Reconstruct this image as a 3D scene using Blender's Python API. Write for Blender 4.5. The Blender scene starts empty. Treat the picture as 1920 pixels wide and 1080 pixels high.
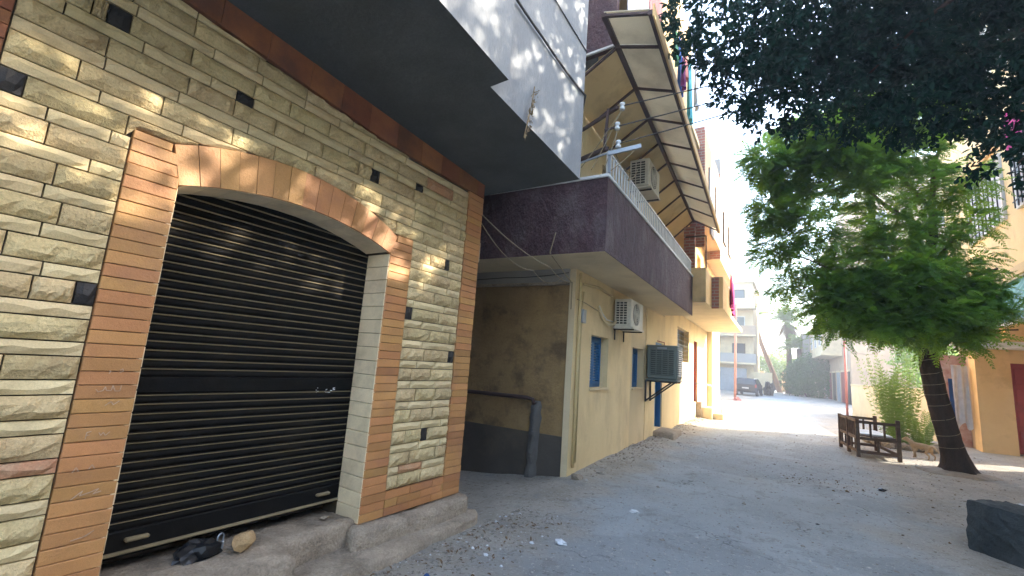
import bpy, math, random
import numpy as np
from mathutils import Vector, Matrix, Euler
random.seed(7); RNG = np.random.default_rng(7)
R = math.radians
scene = bpy.context.scene
HAZE = .0044                                            # density of the dusty air, per metre
col = scene.collection

# ------------------------------------------------------------------ camera
YAW, PITCH, ROLL = R(33.32), R(9.286), R(4.178)
fw = Vector((-math.sin(YAW)*math.cos(PITCH), math.cos(YAW)*math.cos(PITCH), math.sin(PITCH)))
rt = Vector((math.cos(YAW), math.sin(YAW), 0)); up = rt.cross(fw)
r2 = rt*math.cos(ROLL) + up*math.sin(ROLL); u2 = -rt*math.sin(ROLL) + up*math.cos(ROLL)
cam = bpy.data.cameras.new('camera'); camo = bpy.data.objects.new('camera', cam); col.objects.link(camo)
camo.matrix_world = Matrix(((r2.x, u2.x, -fw.x, 0), (r2.y, u2.y, -fw.y, 0), (r2.z, u2.z, -fw.z, 1.5), (0, 0, 0, 1)))
cam.sensor_width = 36; cam.lens = 36*833.1/1920; cam.clip_start = 0.05; cam.clip_end = 3000
scene.camera = camo
# ------------------------------------------------------------------ light
SUN_AZ, SUN_EL = R(55), R(26.5)
sd = Vector((math.sin(SUN_AZ)*math.cos(SUN_EL), math.cos(SUN_AZ)*math.cos(SUN_EL), math.sin(SUN_EL)))
world = bpy.data.worlds.new('World'); scene.world = world; world.use_nodes = True
wn = world.node_tree; wn.nodes.clear()
sky = wn.nodes.new('ShaderNodeTexSky'); sky.sky_type = 'NISHITA'; sky.sun_disc = False
sky.sun_elevation = SUN_EL; sky.sun_rotation = SUN_AZ; sky.air_density = 1.1; sky.dust_density = 2.2; sky.ozone_density = 1.0
bg = wn.nodes.new('ShaderNodeBackground'); bg.inputs[1].default_value = 0.15
wo = wn.nodes.new('ShaderNodeOutputWorld')
wn.links.new(sky.outputs[0], bg.inputs[0]); wn.links.new(bg.outputs[0], wo.inputs[0])
sl = bpy.data.lights.new('sun', 'SUN'); sl.energy = 2.3; sl.angle = R(0.6); sl.color = (1.0, 0.91, 0.78)
so = bpy.data.objects.new('sun', sl); col.objects.link(so); so.location = (20, 20, 30)
so.rotation_euler = (-sd).to_track_quat('-Z', 'Y').to_euler()
vs = scene.view_settings; vs.view_transform = 'Standard'; vs.look = 'None'; vs.gamma = 1; vs.exposure = 3.25
vs.use_curve_mapping = False

# ------------------------------------------------------------------ materials
MT = {}
def mat(name, c1, c2=None, rough=0.85, scale=3.0, var=0.0, bump=0.0, bscale=30.0, fine=0.15, spec=0.3, stain=None, sscale=1.2, samt=0.5, metal=0.0, dist=0.02, stretch=None, trans=0.0, detail=8, tv=1.9, th=.47):
    """layered procedural surface: patchy tone between c1 and c2, per-object variation, fine grain, optional stains and relief"""
    if name in MT: return MT[name]
    m = bpy.data.materials.new(name); m.use_nodes = True; MT[name] = m
    nt = m.node_tree; N = nt.nodes; L = nt.links
    b = N['Principled BSDF']; b.inputs['Roughness'].default_value = rough; b.inputs['Metallic'].default_value = metal
    b.inputs['Specular IOR Level'].default_value = spec
    c2 = c2 or tuple(x*0.78 for x in c1)
    geo = N.new('ShaderNodeNewGeometry'); pos = geo.outputs['Position']
    if stretch:
        vm = N.new('ShaderNodeVectorMath'); vm.operation = 'MULTIPLY'; vm.inputs[1].default_value = stretch
        L.new(pos, vm.inputs[0]); pos = vm.outputs[0]
    def noise(s, d=detail, r=0.6):
        n = N.new('ShaderNodeTexNoise'); n.inputs['Scale'].default_value = s; n.inputs['Detail'].default_value = d
        n.inputs['Roughness'].default_value = r; L.new(pos, n.inputs['Vector']); return n.outputs['Fac']
    def ramp(v, a, b_):
        r = N.new('ShaderNodeMapRange'); r.inputs[1].default_value = a; r.inputs[2].default_value = b_; L.new(v, r.inputs[0]); r.clamp = True
        return r.outputs[0]
    def mix(f, a, b_, mode='MIX'):
        x = N.new('ShaderNodeMix'); x.data_type = 'RGBA'; x.blend_type = mode
        if isinstance(f, float): x.inputs[0].default_value = f
        else: L.new(f, x.inputs[0])
        for i, s in ((6, a), (7, b_)):
            if isinstance(s, tuple): x.inputs[i].default_value = (*s, 1)
            else: L.new(s, x.inputs[i])
        return x.outputs[2]
    c = mix(ramp(noise(scale), .32, .68), c1, c2)
    if stain:
        c = mix(mulf(N, L, ramp(noise(sscale, 6, .65), .5, .66), samt), c, stain)
    if fine:
        g = ramp(noise(bscale*4, 3), .25, .75)
        h = N.new('ShaderNodeMapRange'); h.inputs[3].default_value = 1-fine; h.inputs[4].default_value = 1+fine; L.new(g, h.inputs[0])
        vm2 = N.new('ShaderNodeVectorMath'); vm2.operation = 'SCALE'; L.new(c, vm2.inputs[0]); L.new(h.outputs[0], vm2.inputs['Scale']); c = vm2.outputs[0]
    if var:
        oi = N.new('ShaderNodeObjectInfo')
        hs = N.new('ShaderNodeHueSaturation')
        mr = N.new('ShaderNodeMapRange'); mr.inputs[3].default_value = 1-var; mr.inputs[4].default_value = 1+var*.7; L.new(oi.outputs['Random'], mr.inputs[0])
        L.new(mr.outputs[0], hs.inputs['Value'])
        wn_ = N.new('ShaderNodeTexWhiteNoise'); wn_.noise_dimensions = '1D'; L.new(oi.outputs['Random'], wn_.inputs['W'])
        mr2 = N.new('ShaderNodeMapRange'); mr2.inputs[3].default_value = 0.5-var*.05; mr2.inputs[4].default_value = 0.5+var*.05; L.new(wn_.outputs['Value'], mr2.inputs[0])
        L.new(mr2.outputs[0], hs.inputs['Hue']); L.new(c, hs.inputs['Color']); c = hs.outputs['Color']
    L.new(c, b.inputs['Base Color'])
    if bump:
        bp = N.new('ShaderNodeBump'); bp.inputs['Strength'].default_value = bump; bp.inputs['Distance'].default_value = dist
        L.new(noise(bscale, 6, .65), bp.inputs['Height']); L.new(bp.outputs[0], b.inputs['Normal'])
    if trans:
        tr = N.new('ShaderNodeBsdfTranslucent'); ms = N.new('ShaderNodeMixShader'); ms.inputs[0].default_value = trans
        hs2 = N.new('ShaderNodeHueSaturation'); hs2.inputs['Hue'].default_value = th; hs2.inputs['Value'].default_value = tv; L.new(c, hs2.inputs['Color']); L.new(hs2.outputs[0], tr.inputs[0])
        out = N['Material Output']; L.new(b.outputs[0], ms.inputs[1]); L.new(tr.outputs[0], ms.inputs[2]); L.new(ms.outputs[0], out.inputs[0])
    return m
def mulf(N, L, v, k):
    x = N.new('ShaderNodeMath'); x.operation = 'MULTIPLY'; x.inputs[1].default_value = k; L.new(v, x.inputs[0]); return x.outputs[0]

STONE = mat('split_limestone', (.66, .53, .295), (.54, .42, .225), .9, 5, .14, .9, 22, .18, .25, (.33, .22, .12), 4.5, .45, dist=.03)
FLATSTONE = mat('sawn_limestone', (.70, .575, .34), (.59, .475, .27), .88, 4, .1, .35, 35, .12, .25, (.34, .25, .15), 3, .35)
REDSTONE = mat('reddish_limestone', (.50, .27, .15), (.42, .22, .12), .9, 5, .1, .7, 22, .18, .25, (.55, .42, .28), 5, .5)
JAMB = mat('pale_jamb_tile', (.80, .66, .44), (.69, .555, .36), .8, 4, .08, .2, 40, .08, .3, (.36, .28, .18), 3, .4)
ORANGE = mat('terracotta_tile', (.51, .26, .10), (.43, .21, .078), .5, 4, .19, .25, 60, .14, .4, (.30, .14, .09), 3.2, .4)
BAND = mat('dark_terracotta_tile', (.33, .13, .055), (.24, .085, .04), .6, 4, .2, .25, 60, .14, .35, (.10, .06, .05), 2, .5)
BLACKSTONE = mat('black_stone', (.018, .018, .02), (.03, .028, .028), .35, 8, .1, .3, 40, .2)
MORTAR = mat('dark_mortar', (.11, .085, .055), (.06, .05, .035), .95, 8, 0, .4, 60)
SHUT = mat('black_shutter_paint', (.0045, .0045, .005), (.008, .0075, .0065), .7, 5, 0, .08, 50, .3, .12, (.02, .017, .012), 3, .5)
DUST = mat('dusty_slat_lip', (.27, .215, .125), (.20, .16, .095), .8, 6, .06, .1, 60, .2)
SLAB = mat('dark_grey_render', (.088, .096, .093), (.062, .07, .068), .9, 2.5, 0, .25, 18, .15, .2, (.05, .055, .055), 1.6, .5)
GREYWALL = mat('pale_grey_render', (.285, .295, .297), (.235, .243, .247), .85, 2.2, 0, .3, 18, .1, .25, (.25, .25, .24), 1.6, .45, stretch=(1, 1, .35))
CONC = mat('worn_concrete', (.47, .39, .30), (.34, .28, .215), .95, 5, 0, 1.0, 16, .25, .15, (.20, .165, .125), 3.5, .7, dist=.06)
YELLOW = mat('yellow_plaster', (.78, .63, .365), (.71, .56, .31), .85, 2.0, 0, .35, 28, .09, .25, (.48, .37, .22), 1.3, .6, stretch=(1, 1, .5))
YELLOW2 = mat('dull_yellow_plaster', (.66, .54, .33), (.59, .475, .285), .87, 1.4, 0, .25, 35, .07, .25, (.40, .31, .19), .9, .45, stretch=(1, 1, .45))
CREAM = mat('cream_plaster', (.70, .58, .37), (.60, .49, .31), .87, 1.8, 0, .25, 35, .08, .25, (.44, .35, .22), 1.1, .4)
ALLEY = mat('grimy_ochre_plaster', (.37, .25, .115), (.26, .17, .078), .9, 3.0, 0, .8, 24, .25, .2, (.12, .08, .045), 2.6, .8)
DADO = mat('dark_grey_dado_paint', (.10, .085, .07), (.075, .065, .055), .85, 2.5, 0, .3, 30, .2, .25, (.16, .125, .085), 2, .5)
PURPLE = mat('purple_stucco', (.125, .064, .07), (.07, .036, .042), .75, 7.0, 0, 1.0, 20, .3, .4, (.21, .16, .16), 2.6, .55, dist=.1, stretch=(1, 1, .5))
OCHREPANEL = mat('stained_yellow_sheet', (.86, .715, .43), (.80, .645, .36), .8, 1.6, .05, .1, 30, .06, .25, (.36, .25, .10), 1.1, .45, trans=.4, tv=1.0, th=.5)
GREYSHEET = mat('beige_sheet', (.80, .735, .59), (.74, .67, .52), .8, 1.6, .06, .1, 30, .06, .25, (.32, .27, .18), 1.3, .35, trans=.4, tv=1.0, th=.5)
RIB = mat('rusty_brown_steel', (.09, .055, .05), (.06, .04, .04), .6, 6, 0, .2, 50)
WHITEP = mat('white_paint', (.74, .74, .72), (.62, .62, .6), .5, 4, 0, .1, 50, .08, .35, (.4, .36, .3), 3, .35)
ACWHITE = mat('ivory_ac_casing', (.62, .60, .52), (.54, .52, .44), .45, 4, 0, .05, 50, .06, .4, (.36, .32, .25), 3, .4)
DARKGR = mat('dark_grille', (.02, .022, .022), (.03, .03, .03), .6, 6)
COOLG = mat('grey_green_plastic', (.15, .18, .165), (.12, .145, .135), .5, 4, 0, .06, 50, .1, .35, (.22, .2, .165), 2.5, .35)
BLUE = mat('blue_paint', (.012, .13, .33), (.01, .10, .26), .5, 4, 0, .1, 50, .12, .35, (.06, .16, .28), 3, .3)
BLUEW = mat('pale_blue_slat', (.45, .52, .58), (.36, .44, .52), .55, 4, 0)
STEEL = mat('black_steel', (.02, .02, .022), (.035, .03, .028), .55, 8)
GALV = mat('galvanised_steel', (.36, .40, .44), (.28, .31, .34), .45, 6, 0, .05, 50, .1, .5, metal=.4)
PORC = mat('porcelain', (.72, .74, .74), (.62, .64, .64), .2, 6, spec=.6)
CABLE = mat('weathered_cable', (.05, .05, .055), (.08, .075, .07), .6, 10)
TANCABLE = mat('tan_cable', (.36, .29, .18), (.3, .24, .15), .6, 10)
PIPE = mat('painted_pipe', (.60, .47, .25), (.5, .39, .2), .6, 5, 0, .1, 40)
CEMENT = mat('rough_cement', (.17, .165, .155), (.12, .115, .11), .95, 6, 0, 1.0, 30, .2, dist=.04)
WOOD = mat('weathered_wood', (.12, .072, .045), (.075, .045, .03), .75, 4, .18, .4, 30, .25, .3, (.2, .15, .11), 3, .4, stretch=(1, 1, 3))
BARK = mat('bark', (.075, .05, .035), (.04, .028, .02), .95, 9, 0, 1.0, 28, .3, .15, dist=.04, stretch=(1, 1, .35))
LIMB = mat('pale_bark', (.20, .135, .085), (.13, .085, .055), .9, 9, 0, .7, 28, .25, .15, dist=.02)
FICUS = mat('ficus_leaf', (.010, .044, .030), (.005, .028, .022), .55, 1.5, 0, 0, 30, .15, .12, trans=.16)
POINC = mat('feathery_leaf', (.15, .31, .03), (.045, .14, .014), .5, 2.4, 0, 0, 30, .15, .3, trans=.55)
PALMG = mat('palm_leaf', (.19, .31, .055), (.13, .23, .04), .45, 1.5, 0, 0, 30, .15, .4, trans=.35)
PALMD = mat('dry_palm_leaf', (.30, .22, .12), (.22, .16, .09), .8, 3, 0, 0, 30, .2)
BUSHG = mat('bush_leaf', (.08, .19, .05), (.05, .13, .035), .5, 1.0, 0, 0, 30, .15, .35, trans=.25)
BASALT = mat('dark_basalt', (.04, .052, .058), (.022, .03, .034), .75, 4, 0, .8, 18, .25, .35, (.08, .085, .085), 3, .4, dist=.03)
REDDOOR = mat('red_paint', (.30, .035, .025), (.22, .03, .022), .5, 3, 0, .1, 40)
REDBR = mat('red_brick', (.36, .125, .075), (.27, .09, .055), .85, 6, .2, .4, 40, .2)
ORANGEW = mat('orange_plaster', (.76, .53, .26), (.69, .46, .21), .85, 1.6, 0, .25, 35, .08, .25, (.36, .21, .09), 1.4, .4)
PINKW = mat('pinkish_plaster', (.50, .37, .25), (.42, .30, .20), .88, 1.5, 0, .25, 30, .1, .25, (.32, .26, .21), 1.0, .4)
SANDW = mat('sand_plaster', (.66, .55, .36), (.58, .47, .30), .88, 1.2, 0, .25, 30, .1, .25, (.34, .27, .18), .9, .4)
GREYW = mat('grey_far_render', (.38, .36, .33), (.31, .295, .27), .88, 1.2, 0, .25, 30, .1)
GLASS = mat('dark_pane', (.04, .05, .055), (.05, .06, .065), .08, 3, spec=.7)
CURTAIN = mat('pale_curtain', (.62, .66, .70), (.52, .56, .62), .8, 3, stretch=(6, 6, .4))
GREENAWN = mat('green_sheet', (.05, .23, .15), (.04, .18, .12), .5, 2, 0, .1, 30)
BROWNW = mat('brown_window', (.055, .035, .022), (.04, .025, .016), .6, 4)
STRIP = mat('peeling_red_white_wall', (.52, .40, .33), (.33, .13, .09), .9, 5, 0, .4, 30)
DRYLEAF = mat('dry_leaf', (.20, .13, .07), (.12, .075, .04), .85, 12, 0)
GRAVEL = mat('rubble_chip', (.40, .37, .33), (.24, .21, .18), .9, 9, .2, .4, 60)
PAPER = mat('white_litter', (.70, .72, .74), (.55, .58, .62), .5, 10)
BLACKBAG = mat('black_plastic', (.005, .006, .008), (.009, .010, .013), .35, 8, spec=.35)
ROCK = mat('tan_rock', (.48, .33, .17), (.38, .25, .13), .9, 6, 0, .7, 25, .2)
FUR = mat('tan_fur', (.46, .32, .18), (.36, .24, .13), .9, 8, 0, .5, 60)
CARP = mat('dark_blue_car_paint', (.018, .028, .045), (.022, .03, .05), .2, 3, spec=.6)
TYRE = mat('tyre_rubber', (.015, .015, .015), None, .9, 8)
REDLAMP = mat('red_lamp', (.35, .02, .015), None, .2, 8, spec=.6)
PLATE = mat('number_plate', (.6, .6, .58), None, .5, 8)
CHALK = mat('chalk', (.56, .44, .34), (.42, .29, .2), .95, 30)

# ------------------------------------------------------------------ mesh helpers
class MB:
    def __init__(s): s.v = []; s.f = []; s.m = []
    def add(s, vs, fs, mi=0):
        o = len(s.v); s.v += [tuple(x) for x in vs]
        for f in fs: s.f.append(tuple(i+o for i in f)); s.m.append(mi)
        return s
    def box(s, a, b, mi=0):
        x0, y0, z0 = a; x1, y1, z1 = b
        return s.add([(x0,y0,z0),(x1,y0,z0),(x1,y1,z0),(x0,y1,z0),(x0,y0,z1),(x1,y0,z1),(x1,y1,z1),(x0,y1,z1)],
                     [(0,3,2,1),(4,5,6,7),(0,1,5,4),(1,2,6,5),(2,3,7,6),(3,0,4,7)], mi)
    def cbox(s, a, b, c=.01, mi=0):
        """box with chamfered edges"""
        import itertools
        x = (a[0], b[0]); y = (a[1], b[1]); z = (a[2], b[2]); c = min(c, *(abs(b[i]-a[i])*.45 for i in range(3)))
        V = {}; vs = []
        for i, j, k in itertools.product((0,1), repeat=3):
            for ax in range(3):
                p = [x[i], y[j], z[k]]
                for o in range(3):
                    if o != ax: p[o] += c*(1 if (i,j,k)[o] == 0 else -1)
                V[(i,j,k,ax)] = len(vs); vs.append(p)
        fs = []
        for ax in range(3):
            o1, o2 = [q for q in range(3) if q != ax]
            for d in (0,1):
                q = []
                for (p, r) in ((0,0),(1,0),(1,1),(0,1)):
                    idx = [0,0,0]; idx[ax] = d; idx[o1] = p; idx[o2] = r; q.append(V[(*idx, ax)])
                flip = (d == 0) ^ (ax == 1)
                fs.append(tuple(q[::-1]) if flip else tuple(q))
        for ax in range(3):
            o1, o2 = [q for q in range(3) if q != ax]
            for p in (0,1):
                for r in (0,1):
                    e = []
                    for d in (0,1):
                        idx = [0,0,0]; idx[ax] = d; idx[o1] = p; idx[o2] = r; e.append(tuple(idx))
                    fs.append((V[(*e[0], o1)], V[(*e[1], o1)], V[(*e[1], o2)], V[(*e[0], o2)]))
        for i, j, k in itertools.product((0,1), repeat=3): fs.append((V[(i,j,k,0)], V[(i,j,k,1)], V[(i,j,k,2)]))
        return s.add(vs, fs, mi)
    def bar(s, p, q, w, h=None, mi=0, upv=(0,0,1)):
        h = h or w; p = Vector(p); q = Vector(q); d = (q-p).normalized(); U = Vector(upv)
        if abs(d.dot(U)) > .98: U = Vector((1,0,0))
        sx = d.cross(U).normalized()*w/2; sy = sx.cross(d).normalized()*h/2
        vs = [p-sx-sy, p+sx-sy, p+sx+sy, p-sx+sy, q-sx-sy, q+sx-sy, q+sx+sy, q-sx+sy]
        return s.add(vs, [(0,1,2,3),(7,6,5,4),(0,4,5,1),(1,5,6,2),(2,6,7,3),(3,7,4,0)], mi)
    def tube(s, pts, r, n=6, mi=0, cap=True):
        pts = [Vector(p) for p in pts]; k = len(pts)
        rs = r if isinstance(r, (list, tuple)) else [r]*k
        vs = []; prev = None
        for i, p in enumerate(pts):
            t = (pts[min(i+1,k-1)] - pts[max(i-1,0)]).normalized()
            if prev is None:
                a = Vector((0,0,1)) if abs(t.z) < .9 else Vector((1,0,0)); prev = t.cross(a).normalized()
            prev = (prev - t*prev.dot(t)).normalized(); b = t.cross(prev)
            for j in range(n):
                g = 2*math.pi*j/n; vs.append(p + (prev*math.cos(g) + b*math.sin(g))*rs[i])
        fs = [(i*n+j, i*n+(j+1)%n, (i+1)*n+(j+1)%n, (i+1)*n+j) for i in range(k-1) for j in range(n)]
        if cap: fs += [tuple(range(n))[::-1], tuple((k-1)*n+j for j in range(n))]
        return s.add(vs, fs, mi)
    def lathe(s, prof, c, n=14, mi=0, axis='z'):
        vs = []
        for r, h in prof:
            for j in range(n):
                g = 2*math.pi*j/n; a, b = r*math.cos(g), r*math.sin(g)
                vs.append({'z': (c[0]+a, c[1]+b, c[2]+h), 'x': (c[0]+h, c[1]+a, c[2]+b), 'y': (c[0]+a, c[1]+h, c[2]+b)}[axis])
        k = len(prof)
        fs = [(i*n+j, i*n+(j+1)%n, (i+1)*n+(j+1)%n, (i+1)*n+j) for i in range(k-1) for j in range(n)]
        fs += [tuple(range(n))[::-1], tuple((k-1)*n+j for j in range(n))]
        return s.add(vs, fs, mi)
    def prism(s, poly, x0, x1, mi=0):
        """polygon in (y,z) extruded from x0 to x1"""
        n = len(poly); vs = [(x0, y, z) for y, z in poly] + [(x1, y, z) for y, z in poly]
        fs = [tuple(range(n))[::-1], tuple(range(n, 2*n))] + [(i, (i+1)%n, n+(i+1)%n, n+i) for i in range(n)]
        return s.add(vs, fs, mi)
    def mesh(s, name, mats, smooth=False):
        me = bpy.data.meshes.new(name); me.from_pydata(s.v, [], s.f)
        for m in (mats if isinstance(mats, (list, tuple)) else [mats]): me.materials.append(m)
        if any(s.m): me.polygons.foreach_set('material_index', s.m)
        if smooth: me.polygons.foreach_set('use_smooth', [True]*len(s.f))
        import bmesh
        b = bmesh.new(); b.from_mesh(me); bmesh.ops.recalc_face_normals(b, faces=b.faces); b.to_mesh(me); b.free()
        me.update(); return me
    def build(s, name, mats, parent=None, smooth=False, loc=None):
        o = bpy.data.objects.new(name, s.mesh(name, mats, smooth)); col.objects.link(o)
        if parent: o.parent = parent
        if loc is not None: o.location = loc
        return o
def piece(name, me, parent, loc=(0,0,0), rot=(0,0,0)):
    o = bpy.data.objects.new(name, me); col.objects.link(o); o.parent = parent; o.location = loc; o.rotation_euler = rot; return o
def tag(o, label=None, cat=None, group=None, kind=None):
    if label: o['label'] = label
    if cat: o['category'] = cat
    if group: o['group'] = group
    if kind: o['kind'] = kind
    return o
def thing(name, label, cat, loc=(0,0,0), rz=0, group=None):
    o = bpy.data.objects.new(name, None); col.objects.link(o); o.location = loc; o.rotation_euler = (0,0,rz); o.empty_display_size = .2
    return tag(o, label, cat, group)
def fastmesh(name, V, F, matl, parent=None, smooth=False):
    """V (n,3) array, F (m,3|4) array"""
    me = bpy.data.meshes.new(name); k = F.shape[1]
    me.vertices.add(len(V)); me.vertices.foreach_set('co', V.astype(np.float32).ravel())
    me.loops.add(F.size); me.loops.foreach_set('vertex_index', F.astype(np.int32).ravel())
    me.polygons.add(len(F)); me.polygons.foreach_set('loop_start', (np.arange(len(F))*k).astype(np.int32))
    me.polygons.foreach_set('loop_total', np.full(len(F), k, np.int32))
    if smooth: me.polygons.foreach_set('use_smooth', np.ones(len(F), bool))
    me.materials.append(matl); me.update(calc_edges=True); me.validate()
    o = bpy.data.objects.new(name, me); col.objects.link(o)
    if parent: o.parent = parent
    return o
def wob(x, y, z=0.0):
    return (math.sin(x*3.1+y*1.7+z*2.3)+math.sin(x*7.3-y*5.1+1.3+z*4.1)*.5+math.sin(x*13.7+y*11.9+z*9.7+.7)*.3)/1.8
def rocky(name, size, matl, seed, n=2, flat=.0, parent=None):
    """irregular stone: cube-sphere pushed about by noise"""
    import bmesh
    b = bmesh.new(); bmesh.ops.create_icosphere(b, subdivisions=n, radius=1); rr = random.Random(seed); q = rr.uniform(0,50)
    for v in b.verts:
        k = 1 + .22*wob(v.co.x*1.1+q, v.co.y*1.1, v.co.z*1.1) + .07*wob(v.co.x*3+q, v.co.y*3, v.co.z*3)
        v.co = Vector((v.co.x*size[0]*k, v.co.y*size[1]*k, v.co.z*size[2]*k))
    mz = min(v.co.z for v in b.verts)
    for v in b.verts: v.co.z -= mz*(1-flat)
    me = bpy.data.meshes.new(name); b.to_mesh(me); b.free(); me.materials.append(matl)
    o = bpy.data.objects.new(name, me); col.objects.link(o); o.parent = parent; return o

# ------------------------------------------------------------------ ground
def lines(segs):
    out = []
    for a, b, st in segs:
        k = max(1, round((b-a)/st)); out += [a+(b-a)*i/k for i in range(k)]
    return out + [segs[-1][1]]
def gz(x, y):
    z = .012*wob(x*.9, y*.9) + .006*wob(x*3.3+4, y*3.3)
    z *= min(1, max(0, 1-(abs(y)-45)/30))
    if x < -2.55 and y > 3.3 and y < 6.2:                 # floor of the side passage falls away from the street
        k = min(1, (y-3.3)/.35, (6.2-y)/.35); z -= k*.135*min(5, -2.55-x)
    if -2.9 < x < -1.6 and 5.2 < y < 7: z += .03*math.exp(-((x+2.5)**2+(y-5.7)**2)/.08)
    z += .05*math.exp(-((x+2.65+.035*(y-6))/.28)**2)*max(0, min(1, (y-6.2)/1.5))*(1 if y < 22 else 0)*(.7+.5*wob(y*1.3, 2))   # dust banked against the house
    return z
GX = lines([(-900,-120,195),(-120,-30,18),(-30,-8,2),(-8,-4,.4),(-4,4,.11),(4,10,.5),(10,40,3),(40,140,20),(140,900,190)])
GY = lines([(-300,-40,65),(-40,-4,4),(-4,.4,.5),(.4,14,.11),(14,26,.3),(26,50,.8),(50,120,5),(120,300,30),(300,1500,200)])
gv = np.array([(x, y, gz(x, y)) for y in GY for x in GX]); nx = len(GX)
gf = np.array([(j*nx+i, j*nx+i+1, (j+1)*nx+i+1, (j+1)*nx+i) for j in range(len(GY)-1) for i in range(nx-1)])
def ground_mat():
    m = bpy.data.materials.new('dusty_street'); m.use_nodes = True; nt = m.node_tree; N = nt.nodes; L = nt.links; b = N['Principled BSDF']
    b.inputs['Roughness'].default_value = .9; b.inputs['Specular IOR Level'].default_value = .25
    geo = N.new('ShaderNodeNewGeometry'); P = geo.outputs['Position']
    def noise(s, d=6, r=.6):
        n = N.new('ShaderNodeTexNoise'); n.inputs['Scale'].default_value = s; n.inputs['Detail'].default_value = d; n.inputs['Roughness'].default_value = r; L.new(P, n.inputs['Vector']); return n.outputs['Fac']
    def rng(v, a, b_, c=0, d=1):
        r = N.new('ShaderNodeMapRange'); r.interpolation_type = 'SMOOTHSTEP'
        for i, q in zip((1,2,3,4), (a,b_,c,d)): r.inputs[i].default_value = q
        L.new(v, r.inputs[0]); return r.outputs[0]
    def mth(op, a, b_=None):
        x = N.new('ShaderNodeMath'); x.operation = op
        for i, q in enumerate((a, b_)):
            if q is None: continue
            if isinstance(q, (int, float)): x.inputs[i].default_value = q
            else: L.new(q, x.inputs[i])
        return x.outputs[0]
    def mix(f, a, b_, mode='MIX'):
        x = N.new('ShaderNodeMix'); x.data_type = 'RGBA'; x.blend_type = mode
        if isinstance(f, float): x.inputs[0].default_value = f
        else: L.new(f, x.inputs[0])
        for i, q in ((6,a),(7,b_)):
            if isinstance(q, tuple): x.inputs[i].default_value = (*q,1)
            else: L.new(q, x.inputs[i])
        return x.outputs[2]
    sp = N.new('ShaderNodeSeparateXYZ'); L.new(P, sp.inputs[0])
    # worn tarmac down the middle of the lane, earth and dust along both sides
    cx = mth('ADD', sp.outputs[0], mth('MULTIPLY', sp.outputs[1], .03))
    e = mth('ABSOLUTE', mth('ADD', cx, .30)); e = mth('ADD', e, mth('MULTIPLY', mth('SUBTRACT', noise(.9, 7, .65), .5), 2.4))
    earth = rng(e, 1.15, 1.95)
    tar = mix(rng(noise(1.1, 7), .35, .65), (.48,.515,.522), (.40,.43,.438))
    tar = mix(rng(noise(.45, 5), .5, .68), tar, (.47,.46,.42))
    vor = N.new('ShaderNodeTexVoronoi'); vor.inputs['Scale'].default_value = 75; L.new(P, vor.inputs['Vector'])
    chip = rng(vor.outputs['Distance'], .16, .10)
    wn_ = N.new('ShaderNodeSeparateColor'); L.new(vor.outputs['Color'], wn_.inputs[0])
    tar = mix(mth('MULTIPLY', chip, rng(wn_.outputs[0], .55, .8)), tar, (.66,.66,.65))
    tar = mix(mth('MULTIPLY', chip, rng(wn_.outputs[1], .8, .95)), tar, (.07,.07,.075))
    wv = N.new('ShaderNodeVectorMath'); wv.operation = 'ADD'; nz2 = N.new('ShaderNodeTexNoise'); nz2.inputs['Scale'].default_value = 2.2; nz2.inputs['Detail'].default_value = 5; L.new(P, nz2.inputs['Vector'])
    L.new(P, wv.inputs[0]); L.new(nz2.outputs['Color'], wv.inputs[1])
    vc = N.new('ShaderNodeTexVoronoi'); vc.feature = 'DISTANCE_TO_EDGE'; vc.inputs['Scale'].default_value = .85; L.new(wv.outputs[0], vc.inputs['Vector'])
    crack = mth('MULTIPLY', rng(vc.outputs['Distance'], .012, .003), rng(noise(.8, 4), .48, .6))
    tar = mix(mth('MULTIPLY', crack, .75), tar, (.12,.115,.105))
    vp_ = N.new('ShaderNodeTexVoronoi'); vp_.inputs['Scale'].default_value = .55; L.new(wv.outputs[0], vp_.inputs['Vector'])
    sc_ = N.new('ShaderNodeSeparateColor'); L.new(vp_.outputs['Color'], sc_.inputs[0])
    tar = mix(mth('MULTIPLY', rng(sc_.outputs[0], .62, .66), .35), tar, (.29,.305,.315))
    soil = mix(rng(noise(1.7, 8), .35, .65), (.47,.435,.375), (.38,.345,.29))
    soil = mix(rng(noise(14, 5), .55, .72), soil, (.21,.18,.14))
    soil = mix(rng(noise(38, 3), .62, .75), soil, (.60,.55,.47))
    c = mix(earth, tar, soil)
    c = mix(mth('MULTIPLY', rng(noise(2.6, 9, .72), .53, .66), .75), c, (.31,.305,.29))
    c = mix(mth('MULTIPLY', rng(noise(21, 4, .7), .56, .68), .7), c, (.19,.18,.165))
    c = mix(mth('MULTIPLY', rng(noise(27, 3, .7), .58, .68), .65), c, (.60,.59,.56))
    g = N.new('ShaderNodeMapRange'); g.inputs[3].default_value = .82; g.inputs[4].default_value = 1.18; L.new(noise(160, 3), g.inputs[0])
    vm = N.new('ShaderNodeVectorMath'); vm.operation = 'SCALE'; L.new(c, vm.inputs[0]); L.new(g.outputs[0], vm.inputs['Scale'])
    L.new(vm.outputs[0], b.inputs['Base Color'])
    h = mth('ADD', mth('MULTIPLY', noise(9, 8, .7), 1.0), mth('MULTIPLY', noise(60, 5, .7), .5)); 
    bp = N.new('ShaderNodeBump'); bp.inputs['Strength'].default_value = 1.0; bp.inputs['Distance'].default_value = .06; L.new(h, bp.inputs['Height']); L.new(bp.outputs[0], b.inputs['Normal'])
    return m
g = fastmesh('ground', gv, gf, ground_mat(), None, True); tag(g, kind='structure')

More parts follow.
